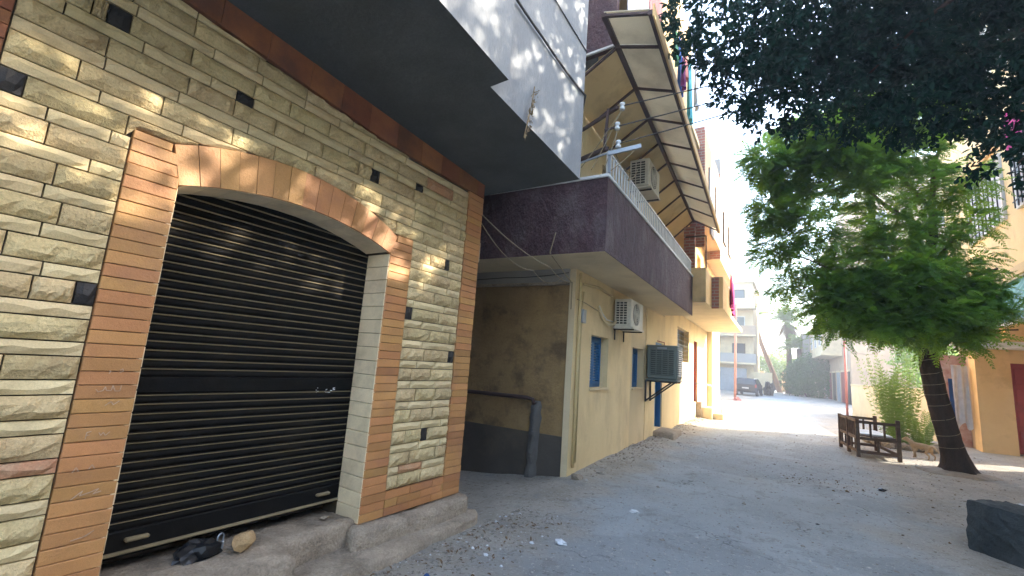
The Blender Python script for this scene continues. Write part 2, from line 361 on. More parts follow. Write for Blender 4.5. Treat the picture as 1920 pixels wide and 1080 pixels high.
# ------------------------------------------------------------------ stone clad shop with roller shutter
SH = Vector((-2.8, 1.87, 0)); NSH = tuple(-SH)
shop = thing('shop_building', 'shop with split stone front, terracotta arch, black roller shutter and grey storey jutting overhead', 'shop', SH)
XF = -2.8                                               # face of the cladding
OY0, OY1 = .914, 2.411                                  # shutter opening
def ztop(y): return 3.33 + (3.55-y)*.058                # underside of the jutting storey
def zband(y): return 3.183 + max(0, (2.25-y))*.10       # lower edge of the terracotta band
def circ(p, q, c):                                      # arc height through p and q with crown c
    (y0,z0),(y1,z1),zc = p,q,c; ym = (y0+y1)/2; hw = (y1-y0)/2
    def f(y):
        t = (y-ym)/hw; base = z0+(z1-z0)*(y-y0)/(y1-y0); s = zc-(z0+z1)/2
        rr = (hw*hw+s*s)/(2*s); return base + math.sqrt(max(0, rr*rr-(t*hw)**2)) - (rr-s)
    return f
arc_in = circ((OY0,2.305),(OY1,2.295),2.425); arc_out = circ((.86,2.52),(2.47,2.45),2.665)
# backing masonry (dark mortar shows in the joints)
def strip_wall(mb, x, y0, y1, zlo, zhi, n=16):
    for i in range(n):
        a = y0+(y1-y0)*i/n; b = y0+(y1-y0)*(i+1)/n
        mb.add([(x,a,zlo(a)),(x,b,zlo(b)),(x,b,zhi(b)),(x,a,zhi(a))], [(0,1,2,3)])
bk = MB(); xb = XF-.028
strip_wall(bk, xb, .0, OY0-.02, lambda y: -.05, ztop, 4); strip_wall(bk, xb, OY1+.02, 3.575, lambda y: -.05, ztop, 4)
strip_wall(bk, xb, OY0-.02, OY1+.02, lambda y: arc_in(min(max(y,OY0),OY1))+.022, ztop, 24)
bk.box((-9,3.3,-1.2),(xb-.002,3.575,3.32)); bk.box((-9,-.05,-.3),(xb-.002,.4,3.4)); bk.box((-9,-.1,-1.2),(-8.8,3.5,3.4))
bk.box((-3.30,.3,-.2),(-3.26,3.35,3.3))
for ya, yb in ((.38,OY0-.022),(OY1+.022,3.32)): bk.box((-3.259,ya,-.2),(xb-.003,yb,2.9))
bk.build('wall', MORTAR, shop, loc=NSH)
lp = MB(); lp.add([(xb,OY0-.02,2.3),(-3.26,OY0-.02,2.3),(-3.26,OY1+.02,2.3),(xb,OY1+.02,2.3)], [(0,1,2,3)])
N_ = 24; vs_ = []; fs_ = []
for i in range(N_+1):
    y = OY0-.02+(OY1-OY0+.04)*i/N_; z = arc_in(min(max(y,OY0),OY1))+.021; vs_ += [(xb,y,z),(-3.26,y,z)]
for i in range(N_): fs_.append((2*i,2*i+1,2*i+3,2*i+2))
MB().add(vs_, fs_).build('arch_backing', MORTAR, shop, loc=NSH)

def stone(y0, y1, z0f, z1f, rough, m, name, ny=7, nz=3, proud=None):
    g = .0035; y0 += g; y1 -= g; q = random.uniform(0,100); pr = proud if proud is not None else random.uniform(.004,.016)
    vs = []; xs_b = xb-.004
    for j in range(nz+1):
        for i in range(ny+1):
            y = y0+(y1-y0)*i/ny; za = z0f(y)+g; zb = z1f(y)-g
            if zb < za+.002: zb = za+.002
            tz = j/nz
            edge = min(i, ny-i, 1)*min(j, nz-j, 1)
            d = 0
            if edge: d = pr + rough*(wob(y*9+q, za*9+tz*2.1)*.6 + .7*random.uniform(-.5,.5)) + rough*.5*(1-tz)
            jt = 0 if not edge else random.uniform(-.28,.28)*(y1-y0)/ny
            zt = tz + (0 if not edge else random.uniform(-.3,.3)/nz)
            vs.append((XF+max(d,-.006) if edge else XF-.009+random.uniform(-.003,.003), y+jt, za+(zb-za)*zt))
    w = ny+1; fs = [(j*w+i, j*w+i+1, (j+1)*w+i+1, (j+1)*w+i) for j in range(nz) for i in range(ny)]
    ring = [i for i in range(w)] + [j*w+ny for j in range(1,nz+1)] + [nz*w+i for i in range(ny-1,-1,-1)] + [j*w for j in range(nz-1,0,-1)]
    o = len(vs); vs += [(xs_b, vs[r][1], vs[r][2]) for r in ring]; n = len(ring)
    for k in range(n): fs.append((ring[k], o+k, o+(k+1)%n, ring[(k+1)%n]))
    return MB().add(vs, fs).build(name, m, shop, loc=NSH)

BLACKS = [(.541,2.992,.09),(1.163,2.976,.1),(2.177,2.869,.085),(2.664,2.941,.09),(.255,2.483,.09),(.645,1.664,.075),(3.124,2.349,.06),(2.70,1.844,.075),(3.30,1.492,.085),(3.034,.806,.075)]
YL, YR = .215, 3.345
def surround_floor(y):
    if .684 < y < 2.655:
        if y < .86: return 2.525
        if y > 2.47: return 2.47
        return arc_out(y)
    return -9
z = .409-.172*3; tall = True; row = 0
while z < 3.5:
    h = .106 if tall else .066
    z1 = z+h
    segs = []
    if z1 <= 2.475: segs = [(YL,.684), (2.655,YR)]
    else: segs = [(YL,YR)]
    for (a, b) in segs:
        if a > 2 and z1 < .42: continue
        y = a; first = True
        # black inserts that fall in this course
        bl = sorted([(by-bw/2, by+bw/2) for by, bz, bw in BLACKS if z <= bz < z1 and a-.05 < by < b+.05])
        while y < b-.02:
            L_ = random.uniform(.23,.39) if tall else random.uniform(.22,.40)
            if first: L_ *= random.uniform(.35,1); first = False
            y2 = min(b, y+L_)
            if b-y2 < .07: y2 = b
            isb = False
            for (p, q_) in bl:
                if y < p-.01 < y2 or (y < p and y2 > p): y2 = max(y+.02, p)
                if abs(y-p) < .012 or p <= y < q_-.01: y2 = min(b, q_); isb = True
            ym = (y+y2)/2
            lo = lambda yy, z=z: max(z, surround_floor(yy), .402 if yy > 2.6 else -9); hi = lambda yy, z1=z1: min(z1, zband(yy)-.008)
            if max(hi(y+.01)-lo(y+.01), hi(ym)-lo(ym), hi(y2-.01)-lo(y2-.01)) > .018:
                # trim the ends that run into the arch
                ya, yb_ = y, y2
                while ya < yb_-.03 and hi(ya)-lo(ya) < .006: ya += .01
                while yb_ > ya+.03 and hi(yb_)-lo(yb_) < .006: yb_ -= .01
                if isb: stone(ya, yb_, lo, hi, .002, BLACKSTONE, 'black_stone', 3, 2, .002)
                elif ya < .5 and .84 < z < .87 or random.random() < .006: stone(ya, yb_, lo, hi, .008, REDSTONE, 'stone', 6, 2, .004)
                elif tall: stone(ya, yb_, lo, hi, .014, STONE, 'stone', 8, 3)
                else: stone(ya, yb_, lo, hi, .007, FLATSTONE, 'stone', 6, 2, .004)
            y = y2
    z = z1; tall = not tall; row += 1

TC = {}
def tile_mesh(name, dy, dz, m, t=.03, c=.003):
    k = (name, round(dy,3), round(dz,3), m.name)
    if k not in TC:
        vs = [(-t,0,0),(-t,dy,0),(-t,dy,dz),(-t,0,dz),(-c,0,0),(-c,dy,0),(-c,dy,dz),(-c,0,dz),(0,c,c),(0,dy-c,c),(0,dy-c,dz-c),(0,c,dz-c)]
        fs = [(4,5,9,8),(5,6,10,9),(6,7,11,10),(7,4,8,11),(8,9,10,11),(0,1,5,4),(1,2,6,5),(2,3,7,6),(3,0,4,7)]
        TC[k] = MB().add(vs, fs).mesh(name, m)
    return TC[k]
def tile(y, z, dy, dz, m=ORANGE, x=XF):
    g = .0016
    return piece('tile', tile_mesh('tile', dy-2*g, dz-2*g, m), shop, Vector((x+random.uniform(-.0025,.0035), y+g, z+g))-SH)
zz = .02
while zz < 2.46:                                        # left and right columns of the surround
    h = .0645; tile(.686, zz, .228, h); zz += h
tile(.686, zz, .17, max(.02, 2.518-zz))
zz = .215; i = 0
while zz < 2.38:
    h = .0645; tile(2.413, zz, .24, h); zz += h
tile(2.475, zz, .178, 2.466-zz)
zz = .215
while zz < 3.12:                                        # corner pilaster
    h = .0645; tile(3.347, zz, .243, h); zz += h
zz = 2.1
zz = -.02
while zz < 3.3:
    tile(-.03, zz, .243, .0645, BAND); zz += .0645
for r in range(3):                                      # plinth courses under the stone panel
    y = 2.655+.13*(r%2)
    if r%2: tile(2.655, .215+r*.0625, .13, .0625)
    while y < 3.345: y2 = min(3.345, y+.27); tile(y, .215+r*.0625, y2-y, .0625); y = y2
y = .0; k = 0                                           # band under the jutting storey
while y < 3.56:
    y2 = min(3.58, y+random.uniform(.2,.3)); g = .002
    zb0, zb1 = zband(y), zband(y2)
    MB().prism([(y+g, zb0),(y2-g, zb1),(y2-g, ztop(y2)+.02),(y+g, ztop(y)+.02)], xb-.004, XF+.004+random.uniform(0,.003)).build('tile', BAND, shop, loc=NSH); y = y2
NV = 15                                                 # arch stones
for i in range(NV):
    ta, tb = i/NV, (i+1)/NV; g = .0016
    ia, ib = OY0+(OY1-OY0)*ta+g, OY0+(OY1-OY0)*tb-g; oa, ob = .86+(2.47-.86)*ta+g, .86+(2.47-.86)*tb-g
    x1 = XF+random.uniform(.001,.006)
    MB().prism([(ia,arc_in(ia)+.001),(ib,arc_in(ib)+.001),(ob,arc_out(ob)-.003),(oa,arc_out(oa)-.003)], xb-.004, x1).build('arch_stone', ORANGE, shop, loc=NSH)
for i in range(11):                                     # pale lining of the arch
    ta, tb = i/11, (i+1)/11; g = .002; ia, ib = OY0+.02+(OY1-OY0-.04)*ta+g, OY0+.02+(OY1-OY0-.04)*tb-g
    MB().prism([(ia,arc_in(ia)-.002),(ib,arc_in(ib)-.002),(ib,arc_in(ib)+.019),(ia,arc_in(ia)+.019)], -3.068, xb-.006+.02).build('lining_tile', JAMB, shop, loc=NSH)
for side, yj in ((0,OY0-.018),(1,OY1-.002)):            # pale lining of the jambs
    zz = .22 if side else .02
    while zz < 2.29:
        h = min(.109, 2.292-zz); g = .002
        MB().cbox((-3.066, yj, zz+g), (XF-.004, yj+.02+random.uniform(0,.002), zz+h-g), .003).build('lining_tile', JAMB, shop, loc=NSH); zz += h+.0001
# roller shutter: convex slats with a dusty lip, a flat lock rail, a bottom rail with two handles
sh = MB().box((-3.16,OY0-.02,.3),(-3.13,OY1+.02,2.45)).build('roller_shutter', SHUT, shop, loc=NSH)
def slat_mesh(h, lip=True):
    ya, yb = OY0-.015, OY1+.015; pr = []
    for i in range(6): t = i/5; pr.append((.016*math.sin(math.pi*(.12+.8*t)), t*(h-.011)))
    pr2 = pr+[(.019,h-.010),(.020,h-.0045),(.004,h)]
    vs = []
    for x, zz in pr2: vs += [(x,ya,zz),(x,yb,zz)]
    fs = [(2*i,2*i+1,2*i+3,2*i+2) for i in range(len(pr2)-1)]
    mb = MB(); mb.add(vs, fs); n = len(fs)
    for q in range(n-3, n-1): mb.m[q] = 1
    return mb.mesh('slat', [SHUT, DUST])
sm = slat_mesh(.0512)
zz = .455
while zz < 1.125: piece('slat', sm, sh, (-3.10+random.uniform(-.002,.002),0,zz+random.uniform(-.0015,.0015)), (random.uniform(-.0012,.0012),0,0)); zz += .0512
MB().cbox((-3.12,OY0-.015,zz+.002),(-3.083,OY1+.015,zz+.092),.006).build('lock_rail', SHUT, sh); zz += .094
while zz < 2.42: piece('slat', sm, sh, (-3.10+random.uniform(-.002,.002),0,zz+random.uniform(-.0015,.0015)), (random.uniform(-.0012,.0012),0,0)); zz += .0512
br = MB().cbox((-3.115,OY0-.015,.345),(-3.082,OY1+.015,.452),.006).build('bottom_rail', SHUT, sh)
MB().cbox((-3.10,OY0-.015,.338),(-3.055,OY1+.015,.35),.003).build('rail_angle', DUST, sh)
for y in (1.08, 2.22): MB().cbox((-3.083,y,.395),(-3.05,y+.11,.415),.006).build('handle', DUST, sh)
for i in range(16):
    y = 2.10+random.uniform(0,.16); z_ = 1.165+random.uniform(-.012,.028)
    MB().box((-3.0835,y,z_),(-3.0815,y+random.uniform(.004,.02),z_+random.uniform(.003,.007))).build('paint_fleck', PAPER, sh)
# chalk scribbles on the left column
def stroke(pts, r=.0015):
    mb = MB()
    for p, q in zip(pts[:-1], pts[1:]): mb.bar((XF+.0055,p[0],p[1]), (XF+.0055,q[0],q[1]), r*2, .002, upv=(1,0,0))
    return mb
def S(pts, y0, z0, s):
    stroke([(y0+a*s, z0+b*s) for a, b in pts]).build('chalk_mark', CHALK, shop, loc=NSH)
S([(0,0),(.05,.9),(.5,1)], .755, 1.00, .034); S([(.02,.5),(.38,.55)], .755, 1.00, .034)
S([(0,1),(.3,.45),(.6,.95),(.95,.4),(1.5,1)], .80, 1.00, .027)
S([(0,.4),(.3,0),(.9,.2),(1.1,.8),(1.3,.2),(1.9,.2),(2.0,1),(2.4,.1),(3,.1),(3.1,1)], .755, 1.215, .03)
S([(0,.2),(.8,.9),(1.2,.3),(2.0,1)], .80, 1.145, .026); S([(0,0),(.3,.6),(0,.7)], .79, 1.30, .02); S([(0,0),(.5,.3),(.4,.8),(0,.5)], .83, 1.305, .025)
S([(0,0),(.5,1),(1,.1)], .735, .855, .022); S([(0,0),(.5,1),(1,.1)], .79, .86, .022)
S([(0,0),(1.4,1.3),(1.1,.5),(2.6,.9),(3.6,1.3),(2.9,.5),(4,.8)], .75, .735, .026)
S([(0,0),(2,.3),(3,1),(1.6,.2)], .78, .555, .026)
# jutting upper storey: stepped face
us = MB()
def slabpoly(pts, h):
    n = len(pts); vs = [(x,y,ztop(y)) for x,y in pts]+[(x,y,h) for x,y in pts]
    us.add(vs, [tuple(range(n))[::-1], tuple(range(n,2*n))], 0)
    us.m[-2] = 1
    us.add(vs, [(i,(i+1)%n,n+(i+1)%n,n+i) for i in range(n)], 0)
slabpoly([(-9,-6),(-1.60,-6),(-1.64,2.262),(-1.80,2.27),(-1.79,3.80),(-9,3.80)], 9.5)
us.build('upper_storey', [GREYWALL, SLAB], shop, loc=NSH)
ex = MB(); ex.tube([(-1.79,2.2,4.75),(-1.785,3.0,4.76),(-1.785,3.8,4.72)], .006, 5)
ex.build('render_crack', CABLE, shop, loc=NSH)
# extra shop walls behind the camera so that the street stays closed there
MB().box((-9,-6,-.1),(XF-.3,-.06,3.5)).build('side_wall', GREYWALL, shop, loc=NSH)
MB().cbox((-2.95,3.591,2.50),(-2.84,3.66,2.72),.01).build('wall_bracket', CONC, shop, loc=NSH)

# worn concrete sill and steps in front of the shop
def crumbly(name, pts, z0, z1, seed, amp=.012, sub=.06):
    """slab with a wavy worn edge; pts = outline (x, y)"""
    out = []
    for i in range(len(pts)):
        p, q = Vector(pts[i]), Vector(pts[(i+1)%len(pts)]); k = max(1, int((q-p).length/sub))
        for j in range(k):
            a = p+(q-p)*j/k; out.append((a.x+amp*wob(a.x*5+seed, a.y*5), a.y+amp*wob(a.x*5, a.y*5+seed+9)))
    n = len(out); cx = sum(p[0] for p in out)/n; cy = sum(p[1] for p in out)/n; c = .035
    def tz(x, y): return z1 + .012*wob(x*3+seed, y*3) + .005*wob(x*11, y*11+seed)
    ins = []
    for x, y in out:
        d = Vector((cx-x, cy-y)); d.normalize(); ins.append((x+d.x*c, y+d.y*c))
    vs = [(x,y,z0) for x,y in out]+[(x+.006*wob(y*20,x),y,tz(x,y)-c*.9) for x,y in out]+[(x,y,tz(x,y)) for x,y in ins]+[(cx,cy,tz(cx,cy))]
    fs = [(i,(i+1)%n,n+(i+1)%n,n+i) for i in range(n)]+[(n+i,n+(i+1)%n,2*n+(i+1)%n,2*n+i) for i in range(n)]+[(2*n+i,2*n+(i+1)%n,3*n) for i in range(n)]
    return tag(MB().add(vs, fs).build(name, CONC, None, True), kind='structure')
crumbly('shop_sill', [(-3.27,.3),(-2.70,.3),(-2.62,1.3),(-2.62,1.80),(-2.80,1.86),(-2.83,2.32),(-2.83,2.43),(-3.27,2.43)], -.1, .245, 3)
crumbly('shop_plinth', [(-2.86,2.36),(-2.71,2.30),(-2.66,2.9),(-2.665,3.55),(-2.72,3.64),(-2.86,3.66)], -.1, .205, 5, .008)
crumbly('lower_step', [(-2.9,1.6),(-2.58,1.75),(-2.50,2.3),(-2.53,3.1),(-2.57,3.6),(-2.66,3.72),(-2.9,3.7)], -.1, .075, 8, .02)
crumbly('broken_kerb', [(-2.9,.2),(-2.5,.2),(-2.42,1.2),(-2.45,1.68),(-2.62,1.72),(-2.9,1.7)], -.1, .13, 11, .03)

# small things left on the sill
def crumple(name, c, size, m, seed, label, cat, n=3, sharp=.5):
    import bmesh
    b = bmesh.new(); bmesh.ops.create_icosphere(b, subdivisions=n, radius=1); rr = random.Random(seed)
    for v in b.verts:
        k = 1+rr.uniform(-sharp,sharp)*.5+.3*wob(v.co.x*2+seed, v.co.y*2, v.co.z*2); v.co = Vector((v.co.x*size[0]*k, v.co.y*size[1]*k, max(-.2, v.co.z)*size[2]*k))
    mz = min(v.co.z for v in b.verts)
    for v in b.verts: v.co.z -= mz
    me = bpy.data.meshes.new(name); b.to_mesh(me); b.free(); me.materials.append(m)
    o = bpy.data.objects.new(name, me); col.objects.link(o); o.location = c; return tag(o, label, cat)
crumple('plastic_bag', (-2.97,1.42,.245), (.065,.12,.075), BLACKBAG, 4, 'crumpled black plastic bag lying under the roller shutter', 'bag', 3, .22)
rk = rocky('rock', (.055,.065,.055), ROCK, 2, 2); rk.location = (-2.88,1.62,.245); tag(rk, 'fist sized tan rock on the sill beside the padlock', 'rock')
rk = rocky('rock', (.025,.03,.014), CONC, 6, 1); rk.location = (-2.98,2.25,.25); tag(rk, 'small flat chip of stone at the right end of the shutter sill', 'rock')
pk = thing('padlock', 'dull metal padlock with open shackle hanging below the shutter rail', 'padlock', (-2.985,1.535,.25), R(15))
lm = MB(); 
for i in range(12):
    g0, g1 = math.pi*2*i/12, math.pi*2*(i+1)/12
lm.cbox((-.012,-.024,.0),(.012,.024,.045),.006); lm.build('body', GALV, pk)
MB().tube([(0,-.02,.04)]+[(0,-.02*math.cos(math.pi*t/8),.07+.022*math.sin(math.pi*t/8)) for t in range(9)]+[(0,.02,.04)], .005, 6).build('shackle', GALV, pk)

# ------------------------------------------------------------------ yellow house with the purple balcony
def wall_holes(mb, x, s0, s1, z0, z1, holes, depth=.2, mi=0, mr=None):
    """outer face in the plane x with rectangular openings (s0,s1,z0,z1) and their reveals"""
    ss = sorted({s0, s1, *[h[0] for h in holes], *[h[1] for h in holes]}); zs = sorted({z0, z1, *[h[2] for h in holes], *[h[3] for h in holes]})
    for a, b in zip(ss[:-1], ss[1:]):
        for c, d in zip(zs[:-1], zs[1:]):
            ms, mz = (a+b)/2, (c+d)/2
            if any(h[0] < ms < h[1] and h[2] < mz < h[3] for h in holes): continue
            mb.add([(x,a,c),(x,b,c),(x,b,d),(x,a,d)], [(0,1,2,3)], mi)
    for a, b, c, d in holes:
        e = x-depth
        mb.add([(x,a,c),(x,b,c),(x,b,d),(x,a,d),(e,a,c),(e,b,c),(e,b,d),(e,a,d)], [(0,1,5,4),(1,2,6,5),(2,3,7,6),(3,0,4,7),(4,5,6,7)], mi if mr is None else mr)
    return mb
HY = R(2.035); HA = (-2.74, 5.86, 0)
yh = thing('yellow_house', 'yellow plastered house with a purple balcony, blue shutters and a ribbed awning', 'house', HA, HY)
w = MB()
W1 = (.72,1.55,1.17,2.0); W2 = (3.10,3.95,1.14,1.95); D1 = (5.0,5.78,.16,2.2)
wall_holes(w, 0, 0, 2.95, -.2, 2.92, [W1]); w.build('street_wall', YELLOW, yh)
w = MB(); wall_holes(w, -.012, 2.95, 4.12, -.2, 2.92, [W2]); w.build('street_wall', YELLOW2, yh)
w = MB(); wall_holes(w, 0, 4.12, 5.97, -.2, 2.92, [D1]); w.add([(0,4.12,-.2),(-.05,4.12,-.2),(-.05,4.12,2.92),(0,4.12,2.92)],[(0,1,2,3)]); w.add([(0,2.95,-.2),(-.05,2.95,-.2),(-.05,2.95,2.92),(0,2.95,2.92)],[(0,1,2,3)]); w.build('street_wall', YELLOW, yh)
# side wall on the passage: ochre above a grey painted dado
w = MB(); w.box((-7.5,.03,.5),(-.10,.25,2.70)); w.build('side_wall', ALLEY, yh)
w = MB(); w.box((-7.5,.022,-1.3),(-.095,.25,.498)); w.build('dado', DADO, yh)
w = MB(); w.box((-.096,.0,-.2),(-.002,.25,2.915)); w.build('corner_strip', CREAM, yh)
w = MB(); w.box((-7.5,-.03,2.70),(-.097,.25,2.915)); w.build('lintel_beam', GREYW, yh)
MB().cbox((-7.5,-.055,2.665),(-.099,.02,2.705),.006).build('ledge', CONC, yh)
w = MB(); w.box((-7.5,.26,-1),(-.26,13.8,9.0)); w.build('inner_mass', SLAB, yh)
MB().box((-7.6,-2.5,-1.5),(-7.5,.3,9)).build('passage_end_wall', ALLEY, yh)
MB().box((-7.5,-2.25,3.93),(-.45,-.86,4.1)).build('passage_shade_slab', SLAB, yh)  # slab added out of sight behind the coping to darken the passage
# pipe with a cement haunch on the side wall
MB().tube([(-6,-.06,.93),(-.66,-.06,.985),(-.56,-.06,.97),(-.54,-.05,.9)], .03, 8).build('waste_pipe', RIB, yh, True)
cm = MB(); vs_ = []; nz_ = 14
for i in range(nz_+1):
    t = i/nz_; zz = -.15+1.1*t; hw = .075+.02*wob(t*9, 3); d = .085+.02*wob(t*7, 8)
    if i == nz_: hw *= .5; d *= .5
    c0 = -.52-.04*(1-t)
    vs_ += [(c0-hw,.03,zz),(c0-hw*.8,.03-d,zz),(c0+hw*.8,.03-d,zz),(c0+hw,.03,zz)]
fs_ = [(4*i+j,4*i+j+1,4*i+j+5,4*i+j+4) for i in range(nz_) for j in range(3)]+[(4*nz_,4*nz_+1,4*nz_+2,4*nz_+3)]
cm.add(vs_, fs_).build('cement_haunch', CEMENT, yh, True)
# service pipes and meter box by the corner
MB().tube([(.03,.13,.1),(.03,.13,1.4),(.032,.12,2.5),(.03,.1,2.86)], .024, 8).build('service_pipe', PIPE, yh, True)
MB().tube([(.028,.22,.15),(.026,.21,2.3),(.03,.25,2.6)], .011, 6).build('conduit', PIPE, yh, True)
MB().cbox((.0,.17,2.13),(.07,.30,2.33),.008).build('meter_box', GALV, yh)
MB().tube([(.02,.25,2.72),(.03,.9,2.78),(.03,1.55,2.74)], .02, 8).build('conduit', PIPE, yh, True)
MB().tube([(.03,.0,2.45),(.03,.35,2.44),(.02,.9,2.40)], .007, 5).build('conduit', TANCABLE, yh, True)
# louvred windows
def louvre_leaf(parent, x, s0, s1, z0, z1, slatm, rot=0, pitch=.045):
    lf = MB(); fw_ = .05
    for a, b, c, d in ((s0,s0+fw_,z0,z1),(s1-fw_,s1,z0,z1),(s0+fw_,s1-fw_,z0,z0+fw_),(s0+fw_,s1-fw_,z1-fw_,z1)): lf.cbox((x-.02,a,c),(x+.02,b,d),.004)
    o = lf.build('shutter_leaf', BLUE, parent); zz = z0+fw_+.01
    me = None
    while zz < z1-fw_-.02:
        if me is None: me = MB().bar((0,s0+fw_-.004,0),(0,s1-fw_+.004,0), .042, .007, upv=(.8,0,.6)).mesh('slat', slatm)
        piece('slat', me, o, (x,0,zz+.02)); zz += pitch
    return o
def blue_window(h, x):
    s0, s1, z0, z1 = h; fr = MB()
    for a, b, c, d in ((s0,s0+.05,z0,z1),(s1-.05,s1,z0,z1),(s0+.05,s1-.05,z0,z0+.05),(s0+.05,s1-.05,z1-.05,z1)): fr.cbox((x-.198,a+.001,c+.001),(x-.13,b-.001,d-.001),.004)
    wd = fr.build('window', BLUE, yh); mid = (s0+s1)/2
    louvre_leaf(wd, x-.135, s0+.05, mid-.002, z0+.05, z1-.05, BLUEW); louvre_leaf(wd, x-.135, mid+.002, s1-.05, z0+.05, z1-.05, BLUE)
    MB().cbox((x-.13,s0-.01,z0-.035),(x+.03,s1+.01,z0-.002),.005).build('window_sill', CREAM, wd)
blue_window(W1, 0); blue_window(W2, -.012)
dr = MB().cbox((-.19,D1[0]+.06,D1[2]),(-.14,D1[1]-.06,D1[3]-.05),.005).build('door', BLUE, yh)
fr = MB()
for a, b, c, d in ((D1[0]+.001,D1[0]+.06,D1[2],D1[3]-.001),(D1[1]-.06,D1[1]-.001,D1[2],D1[3]-.001),(D1[0]+.06,D1[1]-.06,D1[3]-.05,D1[3]-.001)): fr.cbox((-.195,a,c),(-.03,b,d),.004)
fr.build('door_frame', BLUE, dr)
for zz in (.35,1.25): MB().cbox((-.141,D1[0]+.14,zz),(-.128,D1[1]-.14,zz+.7),.008).build('door_panel', BLUE, dr)
MB().tube([(-.14,D1[0]+.12,1.2),(-.10,D1[0]+.12,1.2),(-.10,D1[0]+.2,1.2)], .009, 6).build('handle', GALV, dr)
# lower balcony
BX, BS0, BS1, BZ0, BZ1 = .7255, -.85, 5.62, 2.905, 3.875
b = MB(); b.box((-2.0,BS0+.012,BZ0),(BX-.012,BS1-.012,BZ0+.14)); b.build('balcony_slab', CREAM, yh)
b = MB(); b.box((BX-.09,BS0,BZ0+.006),(BX,BS1,BZ1)); b.box((-4.5,BS0,BZ0+.006),(BX-.09,BS0+.09,BZ1)); b.box((-.2,BS1-.09,BZ0+.006),(BX-.09,BS1,BZ1)); b.build('parapet', PURPLE, yh)
c = MB(); c.cbox((BX-.11,BS0-.02,BZ1),(BX+.02,BS1+.02,BZ1+.045),.008); c.cbox((-4.5,BS0-.02,BZ1),(BX-.112,BS0+.11,BZ1+.045),.008); c.build('coping', WHITEP, yh)
rl = MB(); rl.bar((BX-.045,BS0+.05,4.27),(BX-.045,BS1,4.27),.03,.02); rl.bar((BX-.045,BS0+.05,3.95),(BX-.045,BS1,3.95),.02,.015)
rlo = rl.build('railing', WHITEP, yh)
bm_ = MB().bar((0,0,3.92),(0,0,4.262),.02,.02).mesh('bar', WHITEP)
s = BS0+.08
while s < BS1: piece('bar', bm_, rlo, (BX-.045,s,0)); s += .125
# wall behind the balcony and above
w = MB(); wall_holes(w, 0, -.0, 6.9, 2.93, 5.35, [(.9,1.75,3.05,4.95),(4.0,5.0,3.6,4.9)], .15); w.build('upper_wall', YELLOW, yh)
bd = MB().cbox((-.14,.93,3.05),(-.10,1.72,4.93),.005).build('balcony_door', BROWNW, yh)
bw = MB()
for a, b_, c, d in ((4.0,4.06,3.6,4.9),(4.94,5.0,3.6,4.9),(4.06,4.94,3.6,3.66),(4.06,4.94,4.84,4.9)): bw.box((-.145,a+.001,c+.001),(-.09,b_-.001,d-.001))
bwo = bw.build('window', WHITEP, yh); MB().box((-.14,4.06,3.66),(-.13,4.94,4.84)).build('pane', GLASS, bwo)
MB().box((-7.5,.0,2.93),(-.002,.24,5.7)).build('upper_side_wall', YELLOW, yh)
# ribbed awning: ridge beam, sheets on both sides, ribs
ribs = [-.77,.22,1.15,2.06,2.95,3.86,4.78,5.75,6.85]
def ridge(s): return (.76-.028*(s+.77), s, 5.75)
def inner(s): return (.02, s, 5.29)
def outer(s): return (1.33-.02*(s+.77), s, 5.56-.022*(s+.77))
aw = MB().bar(ridge(-1.38), ridge(6.95), .06, .05).build('awning', RIB, yh)
MB().bar(outer(-1.38), outer(6.95), .05, .06).build('edge_beam', RIB, aw)
MB().bar(Vector(outer(-1.38))+Vector((.035,0,.02)), Vector(outer(6.95))+Vector((.035,0,.02)), .02, .16).build('fascia', ORANGEW, aw)
for s_ in ribs:
    MB().bar(inner(s_), ridge(s_), .032, .03).build('rib', RIB, aw); MB().bar(ridge(s_), outer(s_), .032, .03).build('rib', RIB, aw)
MB().bar(ridge(-1.36), outer(-1.36), .04, .03).build('rib', RIB, aw)
def sheet(p, q, r_, t, m):
    up_ = Vector((0,0,.035)); v = [Vector(x)+up_ for x in (p,q,r_,t)]; v2 = [x+Vector((0,0,.012)) for x in v]
    return MB().add(v+v2, [(0,1,2,3),(7,6,5,4),(0,4,5,1),(1,5,6,2),(2,6,7,3),(3,7,4,0)]).build('sheet', m, aw)
for a, b_ in zip(ribs[:-1], ribs[1:]):
    sheet(inner(a+.005), inner(b_-.005), ridge(b_-.005), ridge(a+.005), OCHREPANEL); sheet(ridge(a+.005), ridge(b_-.005), outer(b_-.005), outer(a+.005), GREYSHEET)
sheet(ridge(-1.38), ridge(-.78), outer(-.78), outer(-1.38), GREYSHEET)
# upper balcony side and upper front
MB().add([(-3.2,-.80,5.52),(.74,-.80,5.76),(.74,-.80,8.6),(-3.2,-.80,8.6),(-3.2,-.70,5.52),(.74,-.70,5.76),(.74,-.70,8.6),(-3.2,-.70,8.6)], [(0,1,2,3),(7,6,5,4),(0,4,5,1),(1,5,6,2),(2,6,7,3),(3,7,4,0)]).build('upper_parapet', PURPLE, yh)
MB().bar((-3.2,-.83,5.50),(.74,-.83,5.74),.03,.03).build('ledge', WHITEP, yh)
MB().box((.72,1.15,5.85),(.86,4.4,9.6)).build('upper_front', ORANGEW, yh); MB().box((-3,1.15,5.9),(.719,1.3,9.6)).build('upper_front_return', ORANGEW, yh)
MB().box((-3,-.69,7.9),(.70,6.9,8.05)).build('upper_slab', CREAM, yh)
MB().cbox((-.1,5.98+.0,-.2),(.0,6.0,2.9),.002).build('downpipe_strip', CREAM, yh)

# door step
ds = crumbly('door_step', [(-3.02,10.75),(-2.46,10.78),(-2.50,11.75),(-3.05,11.75)], -.1, .15, 21, .012)

